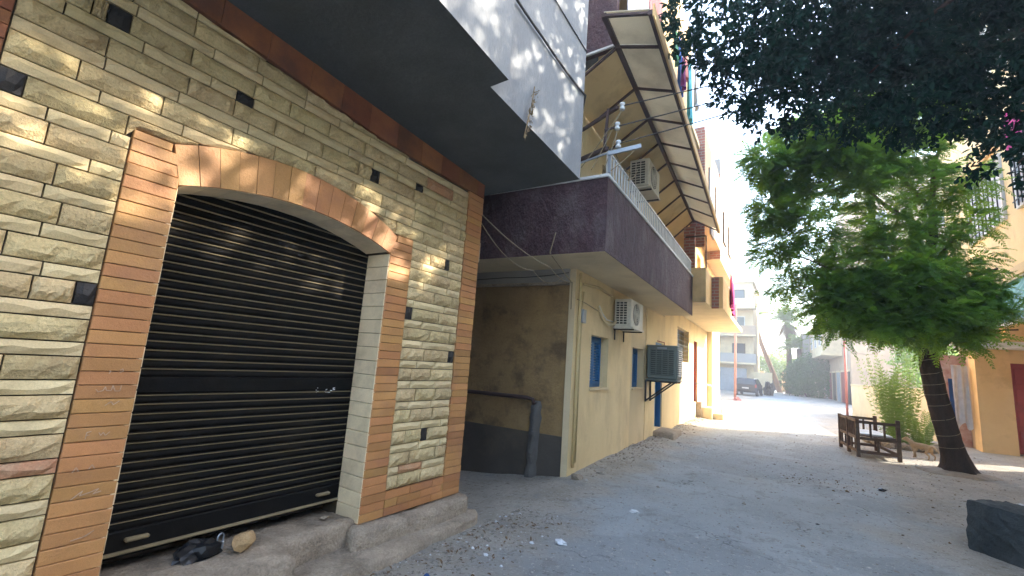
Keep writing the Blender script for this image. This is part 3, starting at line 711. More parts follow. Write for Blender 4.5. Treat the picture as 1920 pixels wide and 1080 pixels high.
# ------------------------------------------------------------------ air conditioners and cooler
def ac_unit(name, label, x0, s0, z0, dx, dl, dz, group):
    t = thing(name, label, 'air conditioner', Vector(HA)+Matrix.Rotation(HY,3,'Z')@Vector((x0,s0,z0)), HY, group)
    MB().cbox((0,0,.03),(dx,dl,dz),.015).build('casing', ACWHITE, t)
    MB().cbox((-.02,.02,0),(dx+.03,dl-.02,.03),.006).build('base_tray', ACWHITE, t)
    # fan opening, ring and guard on the front
    cy, cz, rr = dl*.42, dz*.53, dz*.38
    MB().lathe([(rr,0),(rr,.004)], (dx,cy,cz), 28, axis='x').build('fan_opening', DARKGR, t)
    gd = MB()
    for k in range(6):
        r_ = rr*(.2+.16*k); gd.tube([(dx+.012,cy+r_*math.cos(a*math.pi/12),cz+r_*math.sin(a*math.pi/12)) for a in range(25)], .0045, 4, cap=False)
    for a in range(8): gd.bar((dx+.012,cy,cz),(dx+.012,cy+rr*math.cos(a*math.pi/4),cz+rr*math.sin(a*math.pi/4)),.006)
    gd.build('fan_guard', ACWHITE, t)
    fb = MB()
    for a in range(3):
        g0 = a*2.094; fb.add([(dx+.006,cy,cz),(dx+.006,cy+rr*.85*math.cos(g0),cz+rr*.85*math.sin(g0)),(dx+.007,cy+rr*.85*math.cos(g0+.8),cz+rr*.85*math.sin(g0+.8))],[(0,1,2)])
    fb.build('fan_blade', COOLG, t)
    # louvred intake on the end facing the camera
    MB().box((.03,-.003,.07),(dx-.07,.002,dz-.05)).build('intake', DARKGR, t)
    nb = 9
    me = MB().bar((.03,0,0),(dx-.07,0,0),.012,.014).mesh('fin', ACWHITE)
    for k in range(nb+1): piece('fin', me, t, (0,-.007,.07+(dz-.12)*k/nb))
    me2 = MB().bar((0,0,.07),(0,0,dz-.05),.012,.012).mesh('fin', ACWHITE)
    for k in range(4): piece('fin', me2, t, (.03+(dx-.10)*k/3,-.008,0))
    for q in (.12,dl-.12):
        MB().bar((-.04,q,-.01),(dx+.02,q,-.01),.03,.02).bar((-.02,q,-.02),(-.02,q,-.2),.02).build('bracket', STEEL, t)
    return t
ac_unit('air_conditioner', 'ivory air conditioner on the yellow wall above the louvred window', .04, 1.70, 2.20, .30, .78, .52, 'air conditioners on the house')
ac_unit('air_conditioner', 'greyish air conditioner hanging under the ribbed awning above the railing', .22, 1.75, 4.78, .36, .80, .56, 'air conditioners on the house')
h = thing('pipe_run', 'pale insulated pipe looping from the lower air conditioner into the wall', 'pipe', Vector(HA)+Matrix.Rotation(HY,3,'Z')@Vector((0,1.0,2.3)), HY)
MB().tube([(.0,-.05,.18),(.03,0,.1),(.04,.12,-.02),(.05,.4,-.08),(.06,.62,-.04),(.08,.75,.05)], .022, 8).build('pipe', CREAM, h, True)
MB().tube([(.0,.02,.2),(.03,.1,.08),(.04,.3,.0),(.05,.6,.0)], .012, 6).build('drain_hose', WHITEP, h, True)
ct = thing('air_cooler', 'boxy grey green evaporative cooler on black brackets beside the blue door', 'air cooler', Vector(HA)+Matrix.Rotation(HY,3,'Z')@Vector((.05,4.0,1.34)), HY)
MB().cbox((.0,.0,.0),(.63,.62,.72),.03).build('casing', COOLG, ct)
MB().cbox((-.01,-.01,-.035),(.64,.63,.0),.01).build('tank', COOLG, ct); MB().cbox((-.012,-.012,.69),(.642,.632,.725),.012).build('lid', COOLG, ct)
MB().box((.09,-.004,.09),(.56,.004,.64)).build('pad_recess', DARKGR, ct); MB().box((.626,.09,.09),(.634,.53,.64)).build('pad_recess', DARKGR, ct)
me = MB().bar((.085,0,0),(.565,0,0),.03,.014,upv=(0,.7,.7)).mesh('louvre', COOLG)
for k in range(13): piece('louvre', me, ct, (0,-.012,.10+.0435*k))
me = MB().bar((0,.085,0),(0,.535,0),.03,.014,upv=(.7,0,.7)).mesh('louvre', ACWHITE)
for k in range(13): piece('louvre', me, ct, (.642,0,.10+.0435*k))
me = MB().bar((0,0,.09),(0,0,.64),.02,.02).mesh('mullion', COOLG)
for x in (.2,.325,.45): piece('mullion', me, ct, (x,-.014,0))
MB().cbox((.22,-.012,.645),(.42,-.002,.68),.004).build('maker_plate', GALV, ct)
for q in (.08,.5):
    MB().bar((-.04,q,-.05),(.62,q,-.05),.035).bar((-.03,q,-.05),(-.03,q,-.5),.035).bar((-.03,q,-.48),(.5,q,-.06),.03).build('bracket', STEEL, ct)
MB().tube([(.3,.3,.72),(.3,.3,.8),(.2,.1,.82)], .012, 6).build('water_pipe', REDDOOR, ct)

# ------------------------------------------------------------------ brick house further along
def brick_mat(name, c1, c2, mort, scale=1.0):
    m = bpy.data.materials.new(name); m.use_nodes = True; nt = m.node_tree; N = nt.nodes; L = nt.links; b = N['Principled BSDF']; b.inputs['Roughness'].default_value = .9
    g = N.new('ShaderNodeNewGeometry'); s = N.new('ShaderNodeSeparateXYZ'); L.new(g.outputs['Position'], s.inputs[0])
    a = N.new('ShaderNodeMath'); a.operation = 'ADD'; L.new(s.outputs[0], a.inputs[0]); L.new(s.outputs[1], a.inputs[1])
    c = N.new('ShaderNodeCombineXYZ'); L.new(a.outputs[0], c.inputs[0]); L.new(s.outputs[2], c.inputs[1])
    t = N.new('ShaderNodeTexBrick'); t.inputs['Scale'].default_value = scale; t.inputs['Brick Width'].default_value = .24; t.inputs['Row Height'].default_value = .085; t.inputs['Mortar Size'].default_value = .012
    t.inputs['Color1'].default_value = (*c1,1); t.inputs['Color2'].default_value = (*c2,1); t.inputs['Mortar'].default_value = (*mort,1); L.new(c.outputs[0], t.inputs['Vector'])
    L.new(t.outputs['Color'], b.inputs['Base Color'])
    bp = N.new('ShaderNodeBump'); bp.inputs['Strength'].default_value = .6; bp.inputs['Distance'].default_value = .02; bp.invert = True; L.new(t.outputs['Fac'], bp.inputs['Height']); L.new(bp.outputs[0], b.inputs['Normal'])
    return m
BRICKM = brick_mat('far_red_brickwork', (.40,.15,.10), (.30,.11,.075), (.36,.29,.24))
BRICKY = brick_mat('far_yellow_brickwork', (.62,.46,.24), (.54,.38,.19), (.40,.31,.2))
bh = thing('brick_house', 'house past the purple balcony with stepped brick balcony and raw brick upper floors', 'house', HA, HY)
w = MB(); NW = (7.65,9.6,1.85,2.85); ND = (10.6,11.4,.55,2.65)
wall_holes(w, .003, 5.97, 13.9, -.2, 3.24, [NW, ND], .22); w.add([(.003,13.9,-.2),(-6,13.9,-.2),(-6,13.9,3.2),(.003,13.9,3.2)], [(0,1,2,3)]); w.build('street_wall', YELLOW, bh)
nw = MB().box((-.21,NW[0]+.002,NW[2]+.002),(-.16,NW[1]-.002,NW[3]-.002)).build('window', BROWNW, bh)
for k in range(4): MB().box((-.16,NW[0]+.08+k*.47,NW[2]+.06),(-.15,NW[0]+.49+k*.47,NW[3]-.06)).build('pane', GLASS, nw)
me = MB().bar((-.03,NW[0],0),(-.03,NW[1],0),.012).mesh('grille_bar', STEEL)
for k in range(7): piece('grille_bar', me, nw, (0,0,NW[2]+.08+k*.14))
nd = MB().cbox((-.2,ND[0]+.05,ND[2]),(-.15,ND[1]-.05,ND[3]-.05),.005).build('door', REDDOOR, bh)
fr = MB()
for a, b_, c, d in ((ND[0]+.002,ND[0]+.05,ND[2],ND[3]-.002),(ND[1]-.05,ND[1]-.002,ND[2],ND[3]-.002)): fr.box((-.21,a,c),(-.05,b_,d))
fr.build('door_frame', REDDOOR, nd)
NZ = 3.25
MB().box((-.2,5.66,NZ),(1.02,6.82,NZ+.14)).box((-.2,6.82,NZ+.002),(1.29,13.9,NZ+.142)).build('balcony_slab', CREAM, bh)
MB().box((.93,5.66,NZ+.003),(1.024,6.80,4.12)).box((1.2,6.80,NZ+.004),(1.294,9.7,4.1)).build('balcony_front', ORANGEW, bh)
MB().box((.0,5.655,NZ+.003),(.928,5.75,4.12)).build('balcony_side', ORANGEW, bh); MB().box((.93,6.80,NZ+.005),(1.199,6.9,4.1)).build('balcony_side', BRICKM, bh)
MB().box((.45,5.96,4.14),(.72,6.1,5.3)).build('brick_pier', BRICKM, bh)
fr = MB(); 
for p, q in (((1.0,5.9,4.15),(1.0,5.9,5.0)),((1.0,5.9,5.0),(.5,5.9,5.0)),((1.0,5.9,4.15),(.5,5.9,4.15))): fr.bar(p,q,.03)
fr.build('drying_frame', STEEL, bh)
w = MB(); wall_holes(w, .3, 6.95, 13.9, 3.4, 5.9, [(7.3,8.3,4.0,5.4),(9.2,10.0,3.5,5.4)], .2); w.add([(.3,6.95,3.4),(-1,6.95,3.4),(-1,6.95,5.9),(.3,6.95,5.9)],[(0,1,2,3)]); w.build('first_floor_wall', ORANGEW, bh)
MB().box((.12,7.32,4.02),(.16,8.28,5.38)).build('window', WHITEP, bh)
MB().box((-4,6.97,5.9),(.82,11.0,8.55)).build('upper_floor', PINKW, bh)
MB().box((.44,6.93,5.0),(.83,6.965,8.6)).build('brick_end', BRICKM, bh)
MB().box((-4,11.02,5.6),(.80,16.5,9.35)).build('upper_floor', PINKW, bh); MB().box((.47,10.96,5.6),(.82,11.01,8.8)).build('brick_end', BRICKM, bh); MB().box((.46,10.94,8.8),(.83,11.012,9.4)).build('concrete_cap', GREYW, bh)
for (s0, z0) in ((7.8,6.5),(9.4,6.5),(12,6.5),(14,6.5)):
    wo_ = MB().box((.80,s0,z0),(.85,s0+.8,z0+1.2)).build('window', BROWNW, bh); MB().box((.851,s0+.06,z0+.06),(.856,s0+.74,z0+1.14)).build('pane', GLASS, wo_)
MB().box((-6,13.9,-.2),(.2,16.5,5.6)).build('rear_wing', CREAM, bh)
MB().box((.95,6.95,5.35),(1.0,7.6,5.6)).build('sill_box', GREYW, bh)

# entrance stair and its rails
st = thing('entrance_stair', 'small concrete stair with pale blocks below the narrow red door', 'stair', (-3.15,17.4,0), HY)
for k, (a, b_, zt) in enumerate(((.0,1.3,.55),(.1,1.0,.38),(.3,.75,.2))):
    MB().cbox((-.25+.33*k,a-.4,-.05),(.18+.33*k,b_-.4,zt),.015).build('step', CREAM if k else CONC, st)
hr = thing('handrail', 'bent grey metal handrail beside the entrance stair', 'railing', (-2.5,17.9,0))
MB().tube([(-.6,-1.2,1.2),(-.2,-.6,1.15),(.0,-.1,.75),(.05,.0,.7),(.05,.02,-.02)], .018, 6).build('rail', GALV, hr, True); MB().tube([(-.1,-.35,.95),(-.1,-.35,0)], .015, 6).build('post', GALV, hr, True)
MB_ = MB().cbox((-.25,-.35,0),(.25,.35,1.35),.02)
bp_ = thing('brick_pier', 'low yellow brick pier at the end of the yellow facade', 'pier', (-3.35,21.5,0), HY); MB_.build('pier', BRICKY, bp_); MB().cbox((-.28,-.38,1.35),(.28,.38,1.42),.01).build('cap', CREAM, bp_)
bp_ = thing('brick_pier', 'taller yellow brick wall end standing behind the low pier', 'pier', (-3.85,24.2,0), HY); MB().cbox((-.4,-.5,0),(.4,.5,1.75),.02).build('pier', BRICKY, bp_); MB().cbox((-.43,-.53,1.75),(.43,.53,1.82),.01).build('cap', CREAM, bp_)

# ------------------------------------------------------------------ power bracket, insulators and wires
def hl(x, s, z): return tuple(Vector(HA)+Matrix.Rotation(HY,3,'Z')@Vector((x,s,z)))
pb = thing('power_bracket', 'rusty power line bracket with white insulators on the purple balcony corner', 'bracket', hl(.3,-.86,3.9), HY)
def L2(x, s, z): return (x-.3, s+.86, z-3.9)
MB().bar(L2(.0,-.2,4.96),L2(.82,-.86,4.80),.04).bar(L2(.0,-.2,4.5),L2(.70,-.86,4.26),.05).bar(L2(.69,-.84,4.82),L2(.66,-.84,4.3),.03).bar(L2(.66,-.86,4.52),L2(.8,-.86,4.53),.025).build('arm', RIB, pb)
MB().bar(L2(.72,-.88,4.175),L2(1.12,-.80,4.24),.03,.05).build('cross_bar', GALV, pb)
MB().bar(L2(.74,-.86,4.15),L2(.74,-.86,3.92),.03).bar(L2(.35,-.87,4.12),L2(.72,-.87,4.19),.02).build('stay', GALV, pb)
for (x, z) in ((.885,4.79),(.83,4.53),(.85,4.28)):
    MB().lathe([(.014,-.05),(.034,-.046),(.036,-.02),(.022,-.008),(.022,.008),(.036,.02),(.034,.046),(.014,.05)], L2(x,-.87,z), 12).build('insulator', PORC, pb, True)
def cable(name, label, pts, r, m, sag=0, n=14, cat='cable', group=None):
    P = [Vector(p) for p in pts]; out = []
    for a, b_ in zip(P[:-1], P[1:]):
        for i in range(n):
            t = i/n; q = a.lerp(b_, t); q.z -= sag*4*t*(1-t); out.append(q)
    out.append(P[-1]); o = P[0]
    return tag(MB().tube([q-o for q in out], r, 5).build(name, m, None, True, loc=o), label, cat, group)
cable('power_line', 'uppermost dark power line running from the top insulator to the right', [hl(.9,-.87,4.80),(3.78,12.4,9.7)], .009, CABLE, .08)
cable('power_line', 'middle dark power line running from the bracket to the right', [hl(.85,-.87,4.53),(3.78,12.8,9.7)], .009, CABLE, .08)
cable('power_line', 'lowest dark power line running from the bottom insulator to the right', [hl(.87,-.87,4.29),(3.78,13.2,9.7)], .009, CABLE, .08)
for i, (p, q, lb) in enumerate((((.88,-.87,4.74),(.36,-.87,4.05),'tan wire slanting from the top insulator down to the house corner'),((.86,-.86,4.72),(.5,-.86,4.0),'second tan wire slanting beside it to the coping'),((.84,-.86,4.5),(.66,-.86,3.95),'tan wire dropping from the middle insulator to the coping'),((1.08,-.8,4.24),(.76,-.86,3.95),'thin wire from the end of the cross bar to the railing'))):
    cable('service_wire', lb, [hl(*p),hl(*q)], .006, TANCABLE, .02)
cable('service_wire', 'bundle of twisted tan wires hanging at the railing end', [hl(.8,-.84,4.2),hl(.9,-.5,4.05),hl(.78,-.2,4.1),hl(.8,.2,4.4)], .006, TANCABLE, .06)
cable('wall_cable', 'grey cable crossing the grey wall down to the bracket', [(-1.775,2.05,4.33),(-1.775,2.9,4.235),(-1.775,3.8,4.22),hl(.05,-.3,4.95)], .011, CABLE, .02)
cable('passage_cable', 'pale cable sagging across the passage in front of the purple parapet', [(-2.85,3.58,3.05),(-2.75,5.05,2.75),hl(-.05,.0,2.7)], .006, TANCABLE, .06)
cable('passage_cable', 'second lower cable sagging across the passage', [(-2.85,3.58,2.98),(-3.0,5.05,2.72),hl(-.2,.0,2.8)], .005, TANCABLE, .14)
cable('passage_cable', 'cable bundle climbing the house corner over the purple parapet', [hl(-.05,-.02,2.3),hl(-.04,-.05,2.68),hl(-.02,-.87,2.93),hl(.05,-.87,3.2)], .008, TANCABLE, 0, 6)
cable('ledge_cable', 'dark cable lying along the ledge of the passage beam', [hl(-4,-.045,2.78),hl(-1.2,-.045,2.80),hl(-.1,-.045,2.84)], .008, CABLE, .02)
# dried scrap hung on the grey wall
rg = MB(); random.seed(5)
for i in range(46):
    t = i/45; y = 2.80-.10*t+random.uniform(-.03,.03)*(1-.5*t); z_ = 3.70-.48*t; a = random.uniform(0,6.28); r_ = random.uniform(.012,.032)
    rg.add([(-1.765+random.uniform(0,.03),y,z_),(-1.75+random.uniform(-.01,.03),y+r_*math.cos(a),z_+r_*math.sin(a)),(-1.745,y+r_*math.cos(a+1.3),z_-.025+r_*math.sin(a+1.3))],[(0,1,2)])
rg.tube([(-1.77,2.81,3.72),(-1.765,2.78,3.55),(-1.765,2.73,3.35),(-1.765,2.70,3.22)], .005, 5)
tag(rg.build('dried_garland', PALMD, None), 'dried straw coloured scrap dangling from the lower edge of the grey wall', 'garland')

# ------------------------------------------------------------------ laundry
def cloth(name, label, p0, p1, drop, m, group=None, waves=3, depth=.04, n=14, taper=0):
    a, b_ = Vector(p0), Vector(p1); d = b_-a; nrm = Vector((d.y,-d.x,0)).normalized(); vs = []; rows = 7
    for j in range(rows):
        t = j/(rows-1)
        for i in range(n):
            u = i/(n-1); k = u-.5
            q = a+d*(.5+k*(1-taper*t)) - Vector((0,0,drop*t*(1+.06*math.sin(u*9)))) + nrm*(depth*math.sin(u*waves*6.28+t)*(.3+.7*t)); vs.append(q)
    o = (a+b_)/2; nn = len(vs); vs = [v-o for v in vs]+[v-o+nrm*.008 for v in vs]
    fs = [(j*n+i,j*n+i+1,(j+1)*n+i+1,(j+1)*n+i) for j in range(rows-1) for i in range(n-1)]; fs += [tuple(nn+i for i in f[::-1]) for f in fs]
    return tag(MB().add(vs, fs).build(name, m, None, True, loc=o), label, 'laundry', group)
LC = {k: mat('cloth_'+k, c, tuple(x*.8 for x in c), .9, 6, 0, .1, 60) for k, c in dict(blue=(.03,.10,.30), cyan=(.10,.40,.45), pink=(.55,.22,.20), green=(.06,.22,.12), purple=(.16,.04,.14), white=(.65,.65,.68), magenta=(.45,.05,.20), red=(.40,.05,.06)).items()}
for i, (s0, s1, zt, dp, cn, lb) in enumerate(((1.25,1.55,7.5,.6,'green','green cloth nearest on the line by the orange upper wall'),(1.5,1.8,7.45,1.0,'blue','dark blue garment drying high by the orange wall'),(1.8,2.15,7.5,.55,'pink','salmon pink shirt on the upper washing line'),(2.1,2.45,7.5,1.25,'cyan','long cyan cloth hanging lowest from the upper washing line'),(1.35,1.55,6.9,.5,'purple','dark purple cloth hung below the others near the wall'),(2.5,2.8,7.6,.9,'white','white garment at the far end of the upper washing line'))):
    cloth('laundry', lb, hl(1.08+.03*i,s0,zt), hl(1.08+.03*i,s1,zt), dp, LC[cn], 'laundry on the upper line')
cable('washing_line', 'thin washing line along the orange upper wall', [hl(1.1,1.1,7.52),hl(1.2,2.95,7.6)], .005, CABLE)
cloth('laundry', 'long red purple drape hanging off the brick balcony corner', hl(1.33,8.6,4.6), hl(1.33,9.5,4.35), .95, LC['magenta'], None, 5, .06)
cloth('laundry', 'white sheet hung above the purple upper parapet', hl(.80,-.66,8.0), hl(.86,.3,8.0), 1.9, LC['white'], None, 3, .06)
cloth('laundry', 'pinkish cloth beside the white sheet over the awning', hl(.86,.35,7.9), hl(.90,1.1,7.9), 1.6, LC['pink'], None, 3, .05)

# ------------------------------------------------------------------ right side of the street
def facade_window(parent, x, y0, y1, z0, z1, frame, pane, bars=0, barm=None, out=-1, name='window'):
    """window on a wall facing -x (out=-1) : frame, pane, upright bars"""
    f = MB(); t = .07
    for a, b_, c, d in ((y0,y0+t,z0,z1),(y1-t,y1,z0,z1),(y0+t,y1-t,z0,z0+t),(y0+t,y1-t,z1-t,z1)): f.box((min(x,x+out*.06),a,c),(max(x,x+out*.06),b_,d))
    o = f.build(name, frame, parent); MB().box((min(x,x+out*.02),y0+t,z0+t),(max(x,x+out*.02),y1-t,z1-t)).build('pane', pane, o)
    if bars:
        me = MB().bar((0,0,z0),(0,0,z1),.022).mesh('bar', barm)
        for k in range(bars): piece('bar', me, o, (x+out*.10,y0+(y1-y0)*(k+.5)/bars,0))
        me = MB().bar((0,y0,0),(0,y1,0),.02).mesh('bar', barm)
        for zz in (z0+.15,(z0+z1)/2,z1-.15): piece('bar', me, o, (x+out*.10,0,zz))
    return o
RH0 = Vector((4.6,15.5,0))
rh = thing('orange_house', 'yellow upper storey over an orange pillar and red door on the right', 'house', RH0)
NR = tuple(-RH0)
MB().box((4.0,11.3,4.25),(7.9,18.9,12.4)).build('upper_storey', YELLOW, rh, loc=NR)  # topmost storeys unseen, added to keep the facades opposite in shade
MB().box((3.86,11.3,4.05),(8,18.95,4.25)).build('floor_slab', CREAM, rh, loc=NR)
MB().box((3.9,11.2,12.4),(8.1,19.0,12.55)).build('roof_slab', CREAM, rh, loc=NR)
MB().box((3.93,12.0,7.25),(4.002,17.2,7.55)).build('shade_beam', ORANGEW, rh, loc=NR)
for (y0, y1, z0, z1) in ((14.0,16.45,5.45,7.05),(11.6,13.3,5.45,7.05),(14.0,16.45,8.7,10.4),(11.6,13.3,8.7,10.4)):
    o = facade_window(rh, 4.0, y0, y1, z0, z1, WHITEP, CURTAIN, 9, STEEL); o.location = NR
MB().box((4.02,17.35,0),(4.70,17.9,2.75)).build('pillar', ORANGEW, rh, loc=NR)
MB().box((4.05,17.9,-.1),(7.9,18.9,4.05)).build('ground_floor_wall', PINKW, rh, loc=NR)
MB().box((5.7,17.5,-.1),(7.9,17.89,4.05)).build('ground_floor_wall', ORANGEW, rh, loc=NR)
d_ = MB().cbox((4.72,17.55,.05),(5.68,17.62,2.4),.01).build('door', REDDOOR, rh, loc=NR)
for k in range(4): MB().cbox((4.8,17.53,.2+.55*k),(5.6,17.552,.62+.55*k),.01).build('door_panel', REDDOOR, d_)
MB().box((4.705,17.5,2.4),(5.695,17.88,4.05)).build('door_head', ORANGEW, rh, loc=NR)
MB().cbox((3.75,16.7,2.76),(6.4,17.95,2.92),.015).build('door_canopy', WHITEP, rh, loc=NR)
MB().box((3.5,18.3,-.1),(4.04,18.7,2.6)).build('peeling_wall', STRIP, rh, loc=NR)
MB().box((7.6,11.3,-.1),(7.85,16.55,4.04)).build('porch_sun_baffle', ORANGEW, rh, loc=NR)  # unseen wall, added so the gap beside it lets through one sun strip
MB().box((5.5,11.3,-.1),(7.59,11.6,4.05)).build('ground_floor_wall', ORANGEW, rh, loc=NR)
ga = MB(); 
for k in range(8):
    pass
gr = thing('green_awning', 'green corrugated sheet awning jutting from the yellow storey at the right edge', 'awning', (3.97,12.4,3.95))
sh_ = MB(); n = 40; vs_ = []
for i in range(n+1):
    y = -2.3+4.2*i/n; b_ = .025*math.sin(i*1.9)
    vs_ += [(0,y,.08+b_),(-.62,y,-1.05+b_)]
sh_.add(vs_+[(x,y,z_+.008) for x,y,z_ in vs_], [(2*i,2*i+1,2*i+3,2*i+2) for i in range(n)]+[(2*(n+1)+2*i,2*(n+1)+2*i+2,2*(n+1)+2*i+3,2*(n+1)+2*i+1) for i in range(n)])
sh_.build('sheet', GREENAWN, gr)
MB().bar((-.63,-2.3,-1.07),(-.63,1.9,-1.07),.05,.07).bar((-.02,-2.3,.1),(-.02,1.92,.1),.07,.06).build('edge_trim', WHITEP, gr)
for y in (-2,-.2,1.6): MB().bar((0,y,-1.0),(-.6,y,-1.03),.03).bar((0,y,.03),(-.62,y,-1.08),.03).build('support', STEEL, gr)
cloth('laundry', 'blue and white cloth hanging in the gap beside the orange pillar', (3.62,17.8,2.3), (3.98,17.9,2.3), 1.7, LC['white'], None, 2, .05)
cloth('laundry', 'narrow dark blue cloth hanging next to the peeling wall', (3.50,17.6,1.9), (3.60,17.7,1.9), 1.6, LC['blue'], None, 2, .03)
cloth('laundry', 'magenta cloth on the barred upper window at the right edge', (3.88,12.4,7.6), (3.88,13.3,7.6), .9, LC['magenta'], None, 2, .04)
wb = thing('wall_bracket', 'small steel arm on the yellow upper storey holding the power lines', 'bracket', (4.0,12.8,9.65)); MB().bar((0,0,0),(-.25,0,0),.05).bar((-.22,-.45,0),(-.22,.45,0),.05).build('arm', GALV, wb)
# house added out of view right of the camera, sized to shade the lane
R0 = Vector((5.4,2,0)); ro = thing('unseen_shade_house', 'unseen two storey ochre house added right of the ficus tree to shade the lane', 'house', R0)
MB().box((0,-14,-.1),(8,9.0,6.85)).build('wall', SANDW, ro); MB().box((-.15,-14.1,6.85),(8.1,9.1,7.0)).build('roof_slab', CREAM, ro)
for y in (-8,-4,0,4):
    facade_window(ro, 0, y, y+1.2, 4.0, 5.4, WHITEP, GLASS); facade_window(ro, 0, y, y+1.2, 1.0, 2.4, BROWNW, GLASS)
# garden wall
gw = thing('garden_wall', 'cream rendered garden wall behind the wooden bench', 'wall', (2.85,23.9,0), math.atan2(1.3,9.6))
MB().cbox((-.1,-4.9,-.1),(.1,4.9,1.5),.02).build('wall', CREAM, gw); MB().cbox((-.13,-4.93,1.5),(.13,4.93,1.57),.01).build('coping', CREAM, gw)
MB().cbox((.1,-4.9,-.1),(.9,-4.7,1.5),.02).build('wall_return', CREAM, gw)
# low orange house in the garden
lh = thing('garden_house', 'low orange house with a white barred window behind the garden wall', 'house', (8.2,27,0))
MB().box((0,-5,-.1),(6,6,3.3)).build('wall', ORANGEW, lh); MB().box((-.25,-5.2,3.3),(6.2,6.2,3.45)).build('roof_slab', CREAM, lh)
for y in (-4,-1.5,1.2): facade_window(lh, 0, y, y+1.5, 1.1, 2.6, WHITEP, CURTAIN, 7, WHITEP)
# red pole by the garden wall
tag(MB().tube([(0,0,0),(0.01,0,1.8),(.02,.02,3.6)], .05, 10).build('red_pole', mat('faded_red_paint', (.42,.13,.10), (.34,.10,.08), .6, 4, 0, .1, 40), None, True, loc=(1.72,26.2,0)), 'slim faded red pole standing at the end of the garden wall', 'pole')

# ------------------------------------------------------------------ shops and tall buildings closing the far right
fs_root = thing('shop_row', 'grey shop row with metal doors and an overhanging upper floor in the far right', 'building', (3.3,44.5,0), math.atan2(1.6,22.5))
MB().box((0,0,-.1),(9,23,4.0)).build('wall', PINKW, fs_root); MB().box((-1.5,4.0,4.0),(9,23,4.25)).build('floor_slab', CREAM, fs_root)
MB().box((-1.4,4.0,4.25),(9,23,7.2)).build('upper_floor', SANDW, fs_root); MB().box((-2.0,15,3.9),(-1.41,22,6.9)).build('balcony_box', GREYW, fs_root)
MB().box((0,0,4.02),(9,3.99,16.5)).build('end_block', PINKW, fs_root); MB().box((.5,4.0,7.2),(9,22.5,17.0)).build('upper_floor', PINKW, fs_root)
for i, (y, m_) in enumerate(((.6,BROWNW),(3.2,REDDOOR),(5.8,GALV),(8.4,BROWNW),(11.2,REDDOOR),(14.2,GALV),(17.4,BROWNW))):
    dd = MB().cbox((-.05,y,0),(-.001,y+1.6,2.6),.01).build('shop_door', m_, fs_root)
    MB().box((-.07,y-.08,2.6),(-.001,y+1.68,2.75)).build('door_head', CREAM, dd)
for z0 in (4.9,8.2,11.2,14.2):
    for y in (5,8.5,12,16,19): facade_window(fs_root, -1.4 if z0 < 7 else .5, y, y+1.2, z0, z0+1.3, WHITEP, GLASS)
for z0 in (5.2,8.4,11.4,14.2):
    for x in (1.5,5): 
        wo_ = MB().box((x,-.05,z0),(x+1.3,-.001,z0+1.4)).build('window', WHITEP, fs_root); MB().box((x+.08,-.06,z0+.08),(x+1.22,-.05,z0+1.32)).build('pane', GLASS, wo_)
tb = thing('pink_block', 'pinkish apartment block with balconies seen through the feathery tree', 'building', (7.3,50,0), R(2))
MB().box((-1.5,0,-.1),(16,12,22)).build('wall', YELLOW2, tb)
for z0 in (3.2,6.4,9.6,12.8,16.0,19.0):
    b_ = MB().box((0,-1.1,z0-.15),(4.2,-.001,z0)).box((0,-1.1,z0),(4.2,-1.0,z0+.9)).box((0,-.999,z0),(.1,-.002,z0+.9)).box((4.1,-.999,z0),(4.2,-.002,z0+.9)).build('balcony', PINKW, tb)
    for x in (.5,2.4,5.6,8.6,11.6): 
        wo_ = MB().box((x,-.05,z0+.15),(x+1.2,-.002,z0+1.9)).build('window', WHITEP, tb); MB().box((x+.08,-.06,z0+.22),(x+1.12,-.05,z0+1.82)).build('pane', GLASS, wo_)

# ------------------------------------------------------------------ far left: pale apartment block, gate, car
ab = thing('apartment_block', 'pale four storey apartment block with long balconies at the end of the lane', 'building', (-6.6,55,0), R(1))
MB().box((-6,0,-.1),(2.3,10,12)).build('wall', SANDW, ab)
for k, z0 in enumerate((3.1,6.1,9.1)):
    b_ = MB().box((-6,-1.4,z0-.18),(2.6,-.002,z0)).build('balcony_slab', CREAM, ab)
    MB().box((-6,-1.4,z0),(2.6,-1.3,z0+.95)).box((2.5,-1.299,z0),(2.6,-.002,z0+.95)).build('balcony_front', (GREYW, PINKW, SANDW)[k], ab)
    for x in (-4.8,-2.6,.2): 
        wo_ = MB().box((x,-.06,z0+.05),(x+1.3,-.002,z0+2.1)).build('window', (BROWNW, WHITEP, BROWNW)[k], ab); MB().box((x+.08,-.07,z0+.12),(x+1.22,-.06,z0+2.02)).build('pane', GLASS, wo_)
MB().box((-2,-.12,0),(1.6,-.002,2.5)).build('garage_door', GALV, ab)
MB().box((2.301,-.5,-.1),(4.0,-.3,2.2)).build('yard_wall', CREAM, ab)
MB().box((-6.1,-.2,12),(2.5,10.1,12.2)).build('roof_slab', CREAM, ab)
ws = thing('side_building', 'cream walled low building between the brick house and the far block', 'building', (-8.2,36,0), R(3))
MB().box((-6,-8,-.1),(2.2,9,4.3)).build('wall', CREAM, ws); MB().box((-6.1,-8.1,4.3),(2.35,9.1,4.45)).build('roof_slab', CREAM, ws)
for y in (-6,-2,3): facade_window(ws, 2.2, y, y+1.3, 1.2, 2.6, BROWNW, GLASS, out=1)
gt = thing('street_gate', 'dark sheet metal gate with orange posts closing the end of the lane', 'gate', (-1.6,72,0))
for x in (-3.0,-.45,2.0): MB().cbox((x-.25,-.25,0),(x+.25,.25,2.6),.02).build('post', ORANGEW, gt)
for x in (-2.75,-.2): 
    pn = MB().cbox((x,-.05,.15),(x+2.0,.05,1.5),.01).build('panel', STEEL, gt)
    me = MB().bar((0,0,1.5),(0,0,2.4),.04).mesh('bar', STEEL)
    for k in range(8): piece('bar', me, pn, (x+.12+k*.25,0,0))
